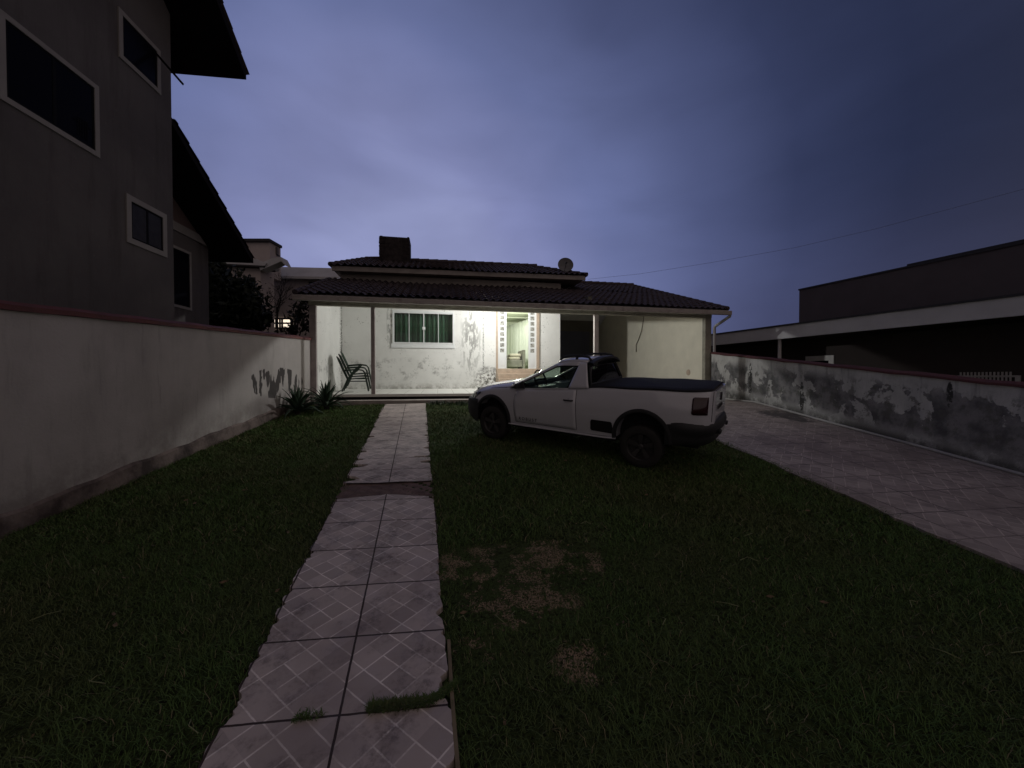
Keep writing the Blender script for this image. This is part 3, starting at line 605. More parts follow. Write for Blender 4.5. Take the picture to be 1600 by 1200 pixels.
# ------------------------------------------------------------------ boundary walls
LW = empty('boundary_wall', (-4.6, 4, gz(4)), 0, label='long pale left boundary wall with dark red coping', cat='wall', group='boundary walls beside the lawn')
def lx(D): return -4.058 - .12 * D
mb = MB(); rows = []; cp = MB(); rc = []; pl = MB(); rp = []; N_ = 60
for i in range(N_ + 1):
    D = -4 + 14.05 * i / N_; x = lx(D); top = 1.75 + .68 + .0564 * (D - 3.345) - .085
    rows.append([(x, D, gz(D) - .2), (x, D, top), (x - .14, D, top), (x - .14, D, gz(D) - .2)])
    wv = .004 * math.sin(i * 1.7)
    rc.append([(x + .035, D, top + .001 + wv), (x + .035, D, top + .05 + wv), (x - .02, D, top + .085 + wv), (x - .12, D, top + .085), (x - .18, D, top + .05), (x - .18, D, top + .001), (x + .035, D, top + .001 + wv)])
    jj = .012 * math.sin(i * 2.1) + .01 * math.sin(i * .9)
    rp.append([(x + .035 + jj * .5, D, gz(D) - .1), (x + .03 + jj * .5, D, gz(D) + .17 + jj), (x + .002, D, gz(D) + .20 + jj)])
mb.grid(rows); mb.build('wall_face', M['lwall'], LW, world=True)
cp.grid(rc); cp.build('coping', M['cap'], LW, world=True); pl.grid(rp); pl.build('plinth', M['plinth'], LW, world=True)
RW = empty('boundary_wall', (6.4, 6, gz(6)), 0, label='low right boundary wall with large grey peeling patches', cat='wall', group='boundary walls beside the lawn')
mb = MB(); rows = []; cp = MB(); rc = []
for i in range(N_ + 1):
    D = -3 + 15.2 * i / N_; top = .118 * D + 1.06
    rows.append([(6.33, D, gz(D) - .2), (6.33, D, top), (6.48, D, top), (6.48, D, gz(D) - .2)])
    wv = .006 * math.sin(i * 1.3) + .004 * math.sin(i * 3.7)
    rc.append([(6.30, D, top + .001 + wv), (6.30, D, top + .035 + wv), (6.36, D, top + .065 + wv), (6.46, D, top + .06 + wv), (6.52, D, top + .02), (6.52, D, top + .001), (6.30, D, top + .001 + wv)])
mb.grid(rows); mb.build('wall_face', M['rwall'], RW, world=True); cp.grid(rc); cp.build('coping', M['capr'], RW, world=True)
mb = MB(); mb.tube([(6.27 + .008 * math.sin(D * 2.3), D, gz(D) + .055) for D in np.linspace(-2.5, 11.9, 60)], .022, 8)
tag(mb.build('water_pipe', M['pvc'], smooth=True), 'thin pale pipe lying along the foot of the right wall', 'pipe')

# ------------------------------------------------------------------ left neighbour
LA = R(6.84)
NB = empty('neighbour_house', (-5.6, 0, .4), LA, label='tall dark grey two-storey house behind the left wall with steep roofs', cat='house')
def nb(): return MB((0, 0, -.4))
def window(mb_off, parent, b, y0, y1, z0, z1, fw, panes, glass, dark=True, deep=.02):
    f = MB(mb_off); f.box((b, y0, z0), (b + deep, y0 + fw, z1)); f.box((b, y1 - fw, z0), (b + deep, y1, z1)); f.box((b, y0 + fw, z0), (b + deep, y1 - fw, z0 + fw)); f.box((b, y0 + fw, z1 - fw), (b + deep, y1 - fw, z1))
    w = f.build('window', M['band'], parent)
    f = MB(mb_off); a0, a1, c0, c1 = y0 + fw, y1 - fw, z0 + fw, z1 - fw; k = .03
    f.box((b - .05, a0, c0), (b + .008, a0 + k, c1)); f.box((b - .05, a1 - k, c0), (b + .008, a1, c1)); f.box((b - .05, a0 + k, c0), (b + .008, a1 - k, c0 + k)); f.box((b - .05, a0 + k, c1 - k), (b + .008, a1 - k, c1))
    for i in range(1, panes): y = a0 + (a1 - a0) * i / panes; f.box((b - .05, y - k * .7, c0 + k), (b + .008, y + k * .7, c1 - k))
    f.build('frame', M['blackf'], w)
    f = MB(mb_off); f.box((b - .03, a0, c0), (b + .003, a1, c1)); f.build('pane', glass, w)
    return w
def build_left():
    q = 1.0073; O = (0, 0, -.4); top = 1.75
    def rl(D): return top + 6.55 + .78 * (8.15 - D)
    yc = 7.4 * q; yr = 3.2 * q
    mb = nb(); ze = rl(7.4) - .25; zr = rl(3.2) - .25
    mb.prism([(0, -4, 0), (0, yc, 0), (0, yc, ze), (0, yr, zr), (0, -1, ze)], (-7, 0, 0)); mb.build('main_wall', M['lhouse'], NB)
    # main roof, steep, overhanging
    def slab(bx0, bx1, ya, za, yb, zb, th=.16): 
        m_ = nb(); m_.prism([(bx0, ya, za), (bx0, yb, zb), (bx0, yb, zb - th), (bx0, ya, za - th)], (bx1 - bx0, 0, 0)); return m_
    y_e = 8.15 * q + .09
    m_ = slab(-7.6, .894, yr, rl(3.2), y_e, rl(8.15)); m_.build('roof_soffit', M['soffit'], NB)
    m_ = slab(-7.6, .894, -1.8, rl(8.15), yr, rl(3.2)); m_.build('roof_soffit', M['soffit'], NB)
    sv = Vector((0, -(y_e - yr), rl(3.2) - rl(8.15))).normalized(); sn = Vector((0, -sv.z, sv.y)) * -1
    mb = nb(); tiled(mb, (0, y_e + .05, rl(8.15) - .02), (-1, 0, 0), sv, sn, lambda v: -.92, lambda v: 7.6, 6.4); mb.build('roof', M['roofd'], NB, smooth=True, angle=50)
    # second volume
    b2 = -.894; y2 = 9.75 * q + .107
    def r2(y): return top + 3.14 + .65 * (10.18 * q - y)
    yt = 6.0
    mb = nb(); mb.prism([(b2, yc + .001, 0), (b2, y2, 0), (b2, y2, r2(y2) - .12), (b2, yc + .001, r2(yc) - .12)], (-5.6, 0, 0)); mb.build('rear_wall', M['lhouse'], NB)
    mb = nb(); zb = 3.42 + 1.75 + .06
    mb.prism([(b2, yc + .001, zb), (b2, y2 - .0, zb - .13), (b2, y2, zb + .01), (b2, y2, r2(y2) - .125), (b2, yc + .001, r2(yc) - .125)], (.012, 0, 0)); mb.build('gable_panel', M['lgable'], NB)
    mb = nb(); mb.box((b2 + .001, yc + .001, zb - .19), (b2 + .03, y2, zb - .0)); mb.build('gable_band', M['band'], NB)
    ye = 10.18 * q; ya = yc + .002
    mb = nb(); mb.prism([(-6.5, ya, r2(ya)), (-6.5, ye, r2(ye)), (-6.5, ye, r2(ye) - .12), (-6.5, ya, r2(ya) - .12)], (6.5 - .0, 0, 0)); mb.build('rear_roof_soffit', M['soffit'], NB)
    sv = Vector((0, -1, .65)).normalized(); sn = Vector((0, .65, 1)).normalized()
    mb = nb(); tiled(mb, (0, ye + .04, r2(ye) - .02), (-1, 0, 0), sv, sn, lambda v: -.02, lambda v: 6.5, (ye - ya) / -sv.y - .02, course=.36); mb.build('rear_roof', M['roofd'], NB, smooth=True, angle=50)
    W1 = window(O, NB, .001, 4.66 * q, 5.92 * q, 5.10, 6.18, .07, 2, M['darkglass'])
    W2 = window(O, NB, .001, 6.28 * q, 7.13 * q, 6.93, 7.73, .075, 1, M['darkglass'])
    W3 = window(O, NB, .001, 6.37 * q, 7.22 * q, 3.99, 4.79, .09, 2, M['dimglass'])
    W4 = window(O, NB, b2 + .001, 8.40 * q + .107, 9.12 * q + .107, 3.33, 4.70, .06, 1, M['darkglass'])
    s = nb(); s.prism([(.0, 7.02 * q, 7.60), (.52, 6.93 * q, 7.00), (.54, 6.93 * q, 7.03), (.02, 7.02 * q, 7.63)], (0, -.04, 0)); s.build('open_sash', M['blackf'], W2)
    # faint railing reflected in the big window, its reflection modelled as thin bars
    g = nb()
    for i in range(5): g.tube([(.012, (5.60) * q + i * .035, 5.25), (.012, 5.60 * q + i * .035, 5.52)], .004, 5)
    g.tube([(.012, 5.52 * q, 5.45), (.012, 5.80 * q, 5.45)], .004, 5); g.build('reflected_railing', M['blackf'], W1)
build_left()

# ------------------------------------------------------------------ right neighbour
RA = math.atan(.34)   # front runs along (-.34, 1)
RN = empty('neighbour_house', (12.5, 0, 0), RA, label='dark low house beyond the right wall with a long pale fascia and flat parapet', cat='house')
def rp(a, D): # point on line X = a - .34 D, in local coordinates
    v = Vector((a - .34 * D - 12.5, D)); c, s = math.cos(RA), math.sin(RA); return (c * v.x + s * v.y, -s * v.x + c * v.y)
def build_right():
    y0 = -2.; y1 = rp(12.5, 14.9)[1] + 5
    mb = MB(); mb.box((0, y0, 2.965), (.10, y1, 3.35)); mb.build('fascia', M['rn_fas'], RN)
    mb = MB(); mb.box((-.03, y0, 3.351), (3, y1, 3.40)); mb.build('roof', M['rn_roof'], RN)
    mb = MB(); mb.box((.101, y0, 2.965), (3, y1, 3.0)); mb.build('soffit', M['rn_wall'], RN)
    w = rp(14.0, 8)[0]
    mb = MB(); mb.box((w, y0, 0), (w + 5, y1, 3.0)); mb.build('wall', M['rn_wall'], RN)
    pb = rp(14.5, 8)[0]; pe = rp(14.5, 13.36)[1]
    mb = MB(); mb.box((pb, y0, 3.0), (pb + 4, pe, 4.77)); mb.build('parapet', M['rn_par'], RN)
    mb = MB(); mb.box((pb - .03, y0, 4.771), (pb + 4, pe + .02, 4.82)); mb.box((pb + .25, y0, 4.821), (pb + 4, rp(14.5, 10.75)[1], 4.93)); mb.build('parapet_cap', M['rn_roof'], RN)
    a, b = .12, rp(12.5, 12.15)[1]
    mb = MB(); mb.tube([(a, b, 1.0), (a, b, 2.97)], .05, 10); mb.build('downpipe', M['rn_rail'], RN, smooth=True)
    # window: white frame low on the wall
    def wy(px, aa=14.0): r = (px - 800) / 600; D = aa / (r + .34); return rp(aa, D)[1], D
    ya, Da = wy(1303); yb, Db = wy(1259)
    z = lambda y, D: 1.75 + (590 - y) / 600 * D
    zt = z(556, (Da + Db) / 2)
    f = MB(); f.box((w - .03, ya, zt - .16), (w - .002, yb, zt)); f.box((w - .03, ya, zt - .95), (w - .002, ya + .14, zt - .161)); f.box((w - .03, yb - .14, zt - .95), (w - .002, yb, zt - .161)); f.box((w - .03, ya + .14, zt - .95), (w - .002, yb - .14, zt - .85))
    wi = f.build('window', M['rn_white'], RN)
    f = MB(); f.box((w - .012, ya + .14, zt - .85), (w - .004, yb - .14, zt - .161)); f.build('pane', M['darkglass'], wi)
    # barred window grille
    ya, Da = wy(1592); yb, Db = wy(1494); zc = z(588, (Da + Db) / 2)
    f = MB(); f.tube([(w - .06, ya, zc), (w - .06, yb, zc)], .022, 6); f.box((w - .08, ya - .04, zc - .42), (w - .03, ya + .03, zc + .02)); f.box((w - .08, yb - .02, zc - .42), (w - .03, yb + .04, zc + .02)); 
    for i in range(14): y = ya + .1 + (yb - ya - .2) * i / 13; f.tube([(w - .06, y, zc - .42), (w - .06, y, zc + .10)], .016, 6)
    f.build('window_grille', M['rn_rail'], RN)
build_right()

# ------------------------------------------------------------------ far houses behind the left wall
def px(x, y, D): return Vector(((x - 800) / 600 * D, D, 1.75 + (590 - y) / 600 * D))
def far_house_a():
    D = 21.; a = px(300, 405, D); b = px(416, 412, D)
    F = empty('far_house', (a.x, D, 1.07), 0, label='pale two-storey house far behind with a small rooftop room', cat='house', group='pale houses far behind the left wall')
    mb = MB(); mb.box((a.x - 2, D, 1.0), (b.x - .25, D + 1.2, b.z - .18)); mb.build('wall', M['farw'], F, world=True)
    mb = MB(); mb.prism([px(300, 410, D - .4), px(415, 416, D - .4), px(418, 412, D - .4), px(404, 406, D - .4), px(300, 403.5, D - .4)], (0, 1.2, 0)); mb.build('roof', M['farr'], F, world=True)
    mb = MB(); mb.prism([px(300, 412, D - .39), px(414, 418, D - .39), px(415, 416.2, D - .39), px(300, 410.2, D - .39)], (0, 1.0, 0)); mb.build('eave_shadow_board', M['fard'], F, world=True)
    mb = MB(); mb.prism([px(409, 423, D - .3), px(441, 409, D - .3), px(448, 416, D - .3), px(441, 402.5, D - .3), px(428, 404, D - .3), px(405, 414, D - .3)], (0, .6, 0)); mb.build('side_gable', M['farr'], F, world=True)
    mb = MB(); c0, c1 = px(384, 380, D + .9), px(424, 379.5, D + .9); mb.box((c0.x, D + .9, b.z - .5), (c1.x, D + 1.9, c0.z)); mb.build('rooftop_room', M['farw'], F, world=True)
    mb = MB(); mb.box((c0.x - .6, D + .7, c0.z + .001), (c1.x + .10, D + 1.9, c0.z + .15)); mb.build('rooftop_roof', M['fard'], F, world=True)
    u, v = px(383, 434, D), px(401, 452, D); mb = MB(); mb.box((u.x, D - .03, v.z), (v.x, D - .001, u.z)); mb.build('window', M['fard'], F, world=True)
    return F
def far_house_b():
    D = 24.; a = px(410, 431, D); b = px(527, 433, D)
    F = empty('far_house', (a.x, D, 1.07), 0, label='long pale house far behind with a sheet roof and one lit window', cat='house', group='pale houses far behind the left wall')
    mb = MB(); mb.box((a.x - 1.2, D, 1.0), (b.x + 5, D + 6, a.z)); mb.build('wall', M['farw'], F, world=True)
    e0, e1 = px(402, 431, D - .6), px(700, 437, D - .6); r0, r1 = px(432, 417.5, D + .5), px(700, 424, D + .5)
    mb = MB(); mb.add([e0, e1, r1, r0, e0 - Vector((0, 0, .14)), e1 - Vector((0, 0, .14)), r1 + Vector((0, 3, -.2)), r0 + Vector((0, 3, -.2))], [(0, 1, 2, 3), (4, 5, 1, 0), (3, 2, 6, 7), (4, 7, 6, 5), (0, 3, 7, 4)]); mb.build('roof', M['farr'], F, world=True)
    u, v = px(484, 441, D), px(512, 452, D); mb = MB(); mb.box((u.x, D - .04, v.z), (v.x, D - .001, u.z)); mb.build('vent_panel', M['fard'], F, world=True)
    u, v = px(428, 498.5, D), px(457, 513, D)
    f = MB(); f.box((u.x, D - .06, v.z), (v.x, D - .03, u.z)); w = f.build('window', M['lit'], F, world=True)
    k = .05; f = MB(); H_ = v.x - u.x; Z_ = u.z - v.z
    for fx in (0, .19, .40, .52, 1.0): x = u.x + H_ * fx; f.box((x - k, D - .11, v.z - k), (x + k, D - .061, u.z + k))
    for fz in (0, .52, 1.0): z = v.z + Z_ * fz; f.box((u.x + k, D - .108, z - k), (v.x - k, D - .063, z + k))
    f.build('frame', M['fard'], w, world=False) if False else None
    o = f.build('frame', M['fard']); o.parent = F; o.location = -Vector((a.x, D, 1.07))
    return F
far_house_a(); far_house_b()
def ac_unit(p, s, label):
    A = empty('air_conditioner', tuple(p), 0, label=label, cat='air conditioner', group='air conditioner units on the far houses')
    mb = MB(); mb.box((-s, -.3 * s, 0), (s, .3 * s, 1.4 * s)); mb.build('casing', M['farw2'], A, bevel=.02)
    mb = MB(); mb.lathe([(.001, 0), (.5 * s, 0), (.5 * s, .02), (.001, .02)], (0, -.3 * s - .03, .7 * s), (0, 1, 0), 20); mb.build('fan', M['fard'], A)
    for a in (-s, s * .8): mb = MB(); mb.box((a, -.2 * s, -.12 * s), (a + .2 * s, .8 * s, -.001)); mb.build('bracket', M['fard'], A)
M['farw2'] = mat('unit_grey', (.10, .09, .095), .7, .1)
ac_unit(px(428.5, 399, 22.5), .30, 'air conditioner unit hung on the rooftop room of the far house')
ac_unit(px(421, 487, 23.6), .36, 'air conditioner unit low on the long far house left of its lit window')

# ------------------------------------------------------------------ vegetation
def crown(name, clumps, n, leaf, m, parent, seed):
    r = np.random.default_rng(seed); vs = []; fs = []
    for (c, rad) in clumps:
        k = int(n * (rad[0] * rad[1] * rad[2]) ** (2 / 3) / .5)
        d = r.normal(size=(k, 3)); d /= np.linalg.norm(d, axis=1)[:, None]; rr = r.random(k) ** .45 * (1 + .25 * r.normal(size=k))
        P = np.array(c) + d * rr[:, None] * np.array(rad)
        a = r.normal(size=(k, 3)); a /= np.linalg.norm(a, axis=1)[:, None]; b = np.cross(a, r.normal(size=(k, 3))); b /= np.linalg.norm(b, axis=1)[:, None]
        sz = leaf * (.6 + .8 * r.random(k))[:, None]; i0 = len(vs)
        q = np.stack([P - a * sz, P + b * sz * .4, P + a * sz, P - b * sz * .4], 1).reshape(-1, 3); vs += q.tolist(); fs += [(i0 + 4 * j, i0 + 4 * j + 1, i0 + 4 * j + 2, i0 + 4 * j + 3) for j in range(k)]
    mb = MB(); mb.v = [tuple(v) for v in vs]; mb.f = fs; return mb.build(name, m, parent)
def tree(base, h, clumps, n, leaf, label, seed, m='leafd', name='tree', cat='tree'):
    T = empty(name, base, 0, label=label, cat=cat); r = random.Random(seed)
    mb = MB(); mb.tube([(0, 0, 0), (.05, 0, h * .4), (0, .05, h)], .11, 8, .04)
    for c, rad in clumps: mb.tube([(0, 0, h * .45), (c[0] * .5, c[1] * .5, (h * .45 + c[2]) / 2 + .1), c], .04, 6, .012)
    mb.build('trunk', M['bark'], T, smooth=True); crown('crown', clumps, n, leaf, M[m], T, seed); return T
def cl(b, lst): return [((x, y, z - b[2]), r) for (x, y, z), r in [((px(u, v, b[1] + dy) - Vector((b[0], b[1], 0))), rr) for u, v, dy, rr in lst]]
b = (-9.8, 13.0, 1.07)
def rel(u, v, D, b): p = px(u, v, D); return (p.x - b[0], p.y - b[1], p.z - b[2])
tree(b, 2.6, [(rel(340, 450, 13, b), (.75, .8, .85)), (rel(362, 470, 12.8, b), (.8, .8, .8)), (rel(385, 480, 12.9, b), (.7, .7, .6)), (rel(350, 505, 13, b), (1.0, .8, .7)), (rel(385, 450, 13.4, b), (.35, .4, .3)), (rel(402, 500, 12.8, b), (.45, .5, .35)), (rel(330, 425, 13.4, b), (.5, .5, .4))], 1500, .10, 'dense dark tree crown rising beside the left neighbour house', 11)
b = (-6.9, 12.0, 1.07)
tree(b, 2.4, [(rel(472, 478, 12, b), (.30, .3, .28)), (rel(476, 505, 12, b), (.38, .4, .35)), (rel(462, 495, 12.3, b), (.3, .3, .2)), (rel(452, 516, 12, b), (.35, .3, .16))], 900, .07, 'dark bushy shrub between the left wall and the porch corner', 12, 'leafs', 'shrub', 'shrub')
def bare_tree():
    b = (-8.0, 13.2, 1.07); T = empty('bare_tree', b, 0, label='thin bare young tree in front of the far lit window', cat='tree'); mb = MB(); r = random.Random(5)
    def grow(p, d, l, rad, n):
        q = p + d * l; mid = (p + q) / 2 + Vector((r.gauss(0, .02), r.gauss(0, .02), 0)); mb.tube([p, mid, q], rad, 5, rad * .65)
        if n:
            for _ in range(3 if n > 1 else 2):
                dd = (d + Vector((r.gauss(0, .55), r.gauss(0, .4), r.gauss(.12, .3)))).normalized(); grow(q if r.random() < .6 else mid, dd, l * r.uniform(.6, .85), rad * .6, n - 1)
    x = px(434, 470, 13.2)
    mb.tube([(x.x - b[0], 0, 0), (x.x - b[0] + .02, 0, 1.6), (x.x - b[0], 0, 3.1)], .04, 7, .028)
    for k in range(4): grow(Vector((x.x - b[0], 0, 2.7 + k * .15)), Vector((r.uniform(-.6, .6), r.uniform(-.3, .3), 1)).normalized(), .42, .018, 4)
    mb.build('branches', M['bark'], T); crown('leaves', [((x.x - b[0], 0, 3.6), (.6, .3, .5))], 60, .035, M['leafd'], T, 3)
bare_tree()
mb = MB()
def agave(base, n, L, seed, label, lean=0):
    A = empty('agave_plant', base, 0, label=label, cat='plant', group='agave plants at the foot of the left wall'); r = random.Random(seed); mb = MB()
    for i in range(n):
        az = i * 2.4 + r.gauss(0, .15); el = R(12 + 72 * (i / n) ** .8) + r.gauss(0, .06); ln = L * r.uniform(.8, 1.1); w = .055 * r.uniform(.85, 1.2); rows = []
        for k in range(8):
            f = k / 7; e = el - .55 * f * f * math.cos(el); rad = ln * f; hx = math.cos(az); hy = math.sin(az)
            c = Vector((hx * math.cos(e) * rad, hy * math.cos(e) * rad, math.sin(e) * rad + .06)); sd = Vector((-hy, hx, 0)); up = Vector((-hx * math.sin(e), -hy * math.sin(e), math.cos(e)))
            ww = w * (1 - f ** 2.2) * (.55 + 1.1 * min(f, .45)) + .001
            rows.append([c - sd * ww + up * .018 * (1 - f), c - up * .012 * (1 - f), c + sd * ww + up * .018 * (1 - f)])
        mb.grid(rows)
    o = mb.build('leaves', M['agave'], A, smooth=True); s = o.modifiers.new('s', 'SOLIDIFY'); s.thickness = .008
    mb = MB(); mb.tube([(0, 0, -.05), (0, 0, .16)], .07, 10, .05); mb.build('stem', M['bark'], A)
agave((-4.78, 8.55, gz(8.55)), 34, .62, 1, 'left spiky agave plant against the stained wall')
agave((-4.42, 9.15, gz(9.15)), 34, .66, 2, 'right spiky agave plant in front of the porch corner post')
# small weeds along the kerb
def weeds(x0, x1, D0, D1, n, label, name='weed_tuft', hmax=.12, grp='weed tufts by the porch kerb'):
    W_ = MB(); r = random.Random(int(abs(x0 * 97)))
    for i in range(n):
        x = r.uniform(x0, x1); D = r.uniform(D0, D1); a = r.uniform(0, 6.28); h = r.uniform(.4, 1) * hmax; w = .012
        p = Vector((x, D, gz(D))); d = Vector((math.cos(a), math.sin(a), 0)); s = Vector((-d.y, d.x, 0)) * w
        W_.add([p, p + d * h * .5 + s + Vector((0, 0, h * .6)), p + d * h * .9 + Vector((0, 0, h)), p + d * h * .5 - s + Vector((0, 0, h * .6))], [(0, 1, 2, 3)])
    tag(W_.build(name, M['agave']), label, 'weeds', grp)
weeds(-2.1, -1.2, 9.6, 9.95, 160, 'clump of broad-leaved weeds right of the path end'); weeds(-1.3, -.7, 9.65, 9.95, 120, 'clump of weeds by the kerb nearest the truck nose')

# ------------------------------------------------------------------ grass
def grass():
    def path_x(D): return -.372 - .239 * D
    pts = []
    for (n, y0, y1, wmin, hmin, hmax) in ((125000, .9, 3.2, .0018, .015, .046), (95000, 3.2, 6.0, .0032, .018, .050), (60000, 6.0, 9.95, .005, .02, .055), (9000, -2, .9, .004, .03, .06)):
        x = rng.uniform(-5.4, 4.1, n); y = rng.uniform(y0, y1, n)
        ok = (x > -4.058 - .12 * y + .03) & (x < 4.04 - .1 * y + .03)
        c = path_x(y); jag = .02 * np.sin(y * 9) + .02 * rng.normal(size=n); ok &= (x < c - .505 + jag) | (x > c + .50 + jag)
        ok &= (y + 0 * x < 10.1 + .19 * (x + 5.17) - .62)
        x, y = x[ok], y[ok]; pts.append(np.stack([x, y, np.full_like(x, wmin), rng.uniform(hmin, hmax, len(x))], 1))
    # tufts growing through joints and breaks of the path
    def clus(n, x0, x1, f, sp, h):
        x = rng.uniform(x0, x1, n); y = f(x) + rng.normal(size=n) * sp; pts.append(np.stack([x, y, np.full(n, .0022), rng.uniform(.3, 1, n) * h], 1))
    clus(3600, -.66, -.27, lambda x: 1.765 + .14 * (x + .5) + .09 * np.clip((x + .42) / .15, 0, 1) ** 2, .013 , .018)
    clus(160, -.98, -.86, lambda x: 1.72 + .12 * (x + .8), .012, .02)
    clus(500, -.62, -.55, lambda x: 1.76 + 0 * x, .008, .012)
    zo = np.concatenate([np.full(len(q), 0. if i < 4 else .036) for i, q in enumerate(pts)])
    P = np.concatenate(pts); n = len(P); x, y, w, h = P.T
    tall = rng.random(n) < .012; h = np.where(tall, h * 2.0, h)
    # blades shorter and thinner in the dry patches
    for dx, dy, rx, ry in DRY: h = np.where(((x - dx) / rx) ** 2 + ((y - dy) / ry) ** 2 < .7, h * .55, h)
    clump = .5 + .5 * np.sin(x * 5.1 + 2 * np.sin(y * 3.3)) * np.sin(y * 4.7 + 1.3 * np.sin(x * 2.9)); h = h * (.7 + .55 * clump)
    z = .108 * np.clip(y, -6, 9.9) + .062 * np.exp(-(((x - 1.) / 2.2) ** 2 + ((y - 6.4) / 2.) ** 2)); z = z + zo; a = rng.uniform(0, 2 * np.pi, n); lean = h * rng.uniform(.4, 2.6, n); b = a + rng.normal(0, .5, n)
    sx, sy = -np.sin(a) * w, np.cos(a) * w; z0 = z - .003
    V = np.empty((n, 5, 3))
    V[:, 0] = np.stack([x - sx, y - sy, z0], 1); V[:, 1] = np.stack([x + sx, y + sy, z0], 1)
    mx, my = x + np.cos(a) * lean * .4, y + np.sin(a) * lean * .4
    V[:, 2] = np.stack([mx + sx * .8, my + sy * .8, z + h * .6], 1); V[:, 3] = np.stack([mx - sx * .8, my - sy * .8, z + h * .6], 1)
    V[:, 4] = np.stack([x + np.cos(b) * lean, y + np.sin(b) * lean, z + h], 1)
    me = bpy.data.meshes.new('grass'); me.vertices.add(n * 5); me.vertices.foreach_set('co', V.ravel())
    me.loops.add(n * 7); li = (np.arange(n)[:, None] * 5 + np.array([0, 1, 2, 3, 3, 2, 4])).ravel(); me.loops.foreach_set('vertex_index', li.astype(np.int32))
    me.polygons.add(n * 2); st = (np.arange(n)[:, None] * 7 + np.array([0, 4])).ravel(); me.polygons.foreach_set('loop_start', st.astype(np.int32))
    me.update(calc_edges=True)
    at = me.attributes.new('tone', 'FLOAT', 'POINT'); at.data.foreach_set('value', np.repeat(rng.random(n), 5).astype(np.float32))
    me.materials.append(M['grass']); o = bpy.data.objects.new('lawn_grass', me); COL.objects.link(o); tag(o, 'short dark lawn grass with dry brown patches', 'grass', kind='stuff')
grass()

def litter():
    r = random.Random(21); mb = MB(); st = MB()
    for i in range(170):
        x, y = r.uniform(-3.6, 3.2), r.uniform(1.2, 7.5) ** 1.0
        if abs(x + .372 + .239 * y) < .56 or x > 3.9 - .1 * y or x < -4.0 - .12 * y: continue
        a = r.uniform(0, 6.28); l = r.uniform(.012, .03); z = gz(y) + hump(x, y) + r.uniform(.02, .035); c, q = math.cos(a) * l, math.sin(a) * l
        mb.add([(x - c, y - q, z), (x - q * .45, y + c * .45, z + .006), (x + c, y + q, z + .004), (x + q * .45, y - c * .45, z - .004)], [(0, 1, 2, 3)])
    for i in range(70):
        x, y = r.uniform(-3.4, 3.0), r.uniform(1.2, 5.5)
        if abs(x + .372 + .239 * y) < .56: continue
        a = r.uniform(0, 6.28); l = r.uniform(.05, .13); z = gz(y) + hump(x, y) + .035; d = Vector((math.cos(a), math.sin(a), 0)) * l; p = Vector((x, y, z)); e = Vector((-d.y, d.x, 0)) * .2
        st.tube([p, p + d * .5 + e + Vector((0, 0, .02)), p + d + Vector((0, 0, .005))], .0022, 4)
    tag(mb.build('fallen_leaves', M['deadleaf']), 'small dead leaves scattered over the lawn', 'leaves', kind='stuff')
    tag(st.build('grass_stalks', M['stalk']), 'long pale runner stalks lying over the lawn', 'grass', kind='stuff')
M['deadleaf'] = mat('dead_leaf', (.14, .095, .05), .8, .4, 40); M['stalk'] = mat('pale_stalk', (.20, .22, .11), .8, .3, 30)
litter()

# ------------------------------------------------------------------ stacked chairs (local: x forwards, y left, z up)
def chair(loc, rz_, label):
    C = empty('garden_chair', loc, rz_, label=label, cat='chair', group='green cord chairs stacked on the porch')
    r = .018; hw = .26
    mb = MB(); F0, F1 = Vector((.25, 0, .40)), Vector((-.22, 0, .36)); top = Vector((-.50, 0, 1.02))
    arch = lambda t: (F1.lerp(top, t), hw - .01 - .14 * max(0, t - .78) / .22 * max(0, t - .78) / .22)
    pts = [(F0.x, -hw, F0.z), (F1.x, -hw, F1.z)] + [(arch(t)[0].x, -arch(t)[1], arch(t)[0].z) for t in (.3, .6, .8, .9, .97)] + [(top.x - .015, -.06, top.z + .012), (top.x - .015, .06, top.z + .012)] + [(arch(t)[0].x, arch(t)[1], arch(t)[0].z) for t in (.97, .9, .8, .6, .3)] + [(F1.x, hw, F1.z), (F0.x, hw, F0.z), (F0.x + .02, hw * .8, F0.z), (F0.x + .02, -hw * .8, F0.z), (F0.x, -hw, F0.z)]
    mb.tube(pts, r, 8); mb.tube([(.0, -hw, .385), (.0, hw, .385)], r * .8, 6); mb.build('frame', M['ctube'], C, smooth=True)
    mb = MB()
    for i in range(15): y = -.21 + .42 * i / 14; e = .97 - 1.1 * (abs(y) / .26) ** 6 * .12; mb.tube([F1 + Vector((-.01, y, .02)), F1.lerp(top, e) + Vector((0, y * (.9 if abs(y) > .15 else 1), 0))], .012, 5)
    mb.build('backrest', M['cgreen'], C)
    mb = MB()
    for i in range(13): x = -.20 + .44 * i / 12; z = .36 + (x + .22) / .47 * .04; mb.tube([(x, -hw + .01, z), (x, 0, z - .012), (x, hw - .01, z)], .013, 5)
    mb.build('seat', M['cgreen'], C)
    for sy in (-1, 1):
        y = hw + .03
        mb = MB(); mb.tube([(.37, sy * y, .0), (.30, sy * y, .36), (.26, sy * y, .56), (.20, sy * y, .635), (.05, sy * y, .655), (-.15, sy * y, .64), (-.34, sy * (hw - .01), .62)], r, 8); mb.build('armrest', M['ctube'], C, smooth=True)
        mb = MB(); mb.tube([(-.36, sy * y, .0), (-.22, sy * y, .34), (-.12, sy * y, .50), (.0, sy * y, .60), (.06, sy * y, .648)], r, 8); mb.tube([(-.24, sy * y, .30), (.31, sy * y, .30)], r * .8, 6); mb.build('leg', M['ctube'], C, smooth=True)
    return C
cb = Vector(hp(.70, 1.5, 1.34))
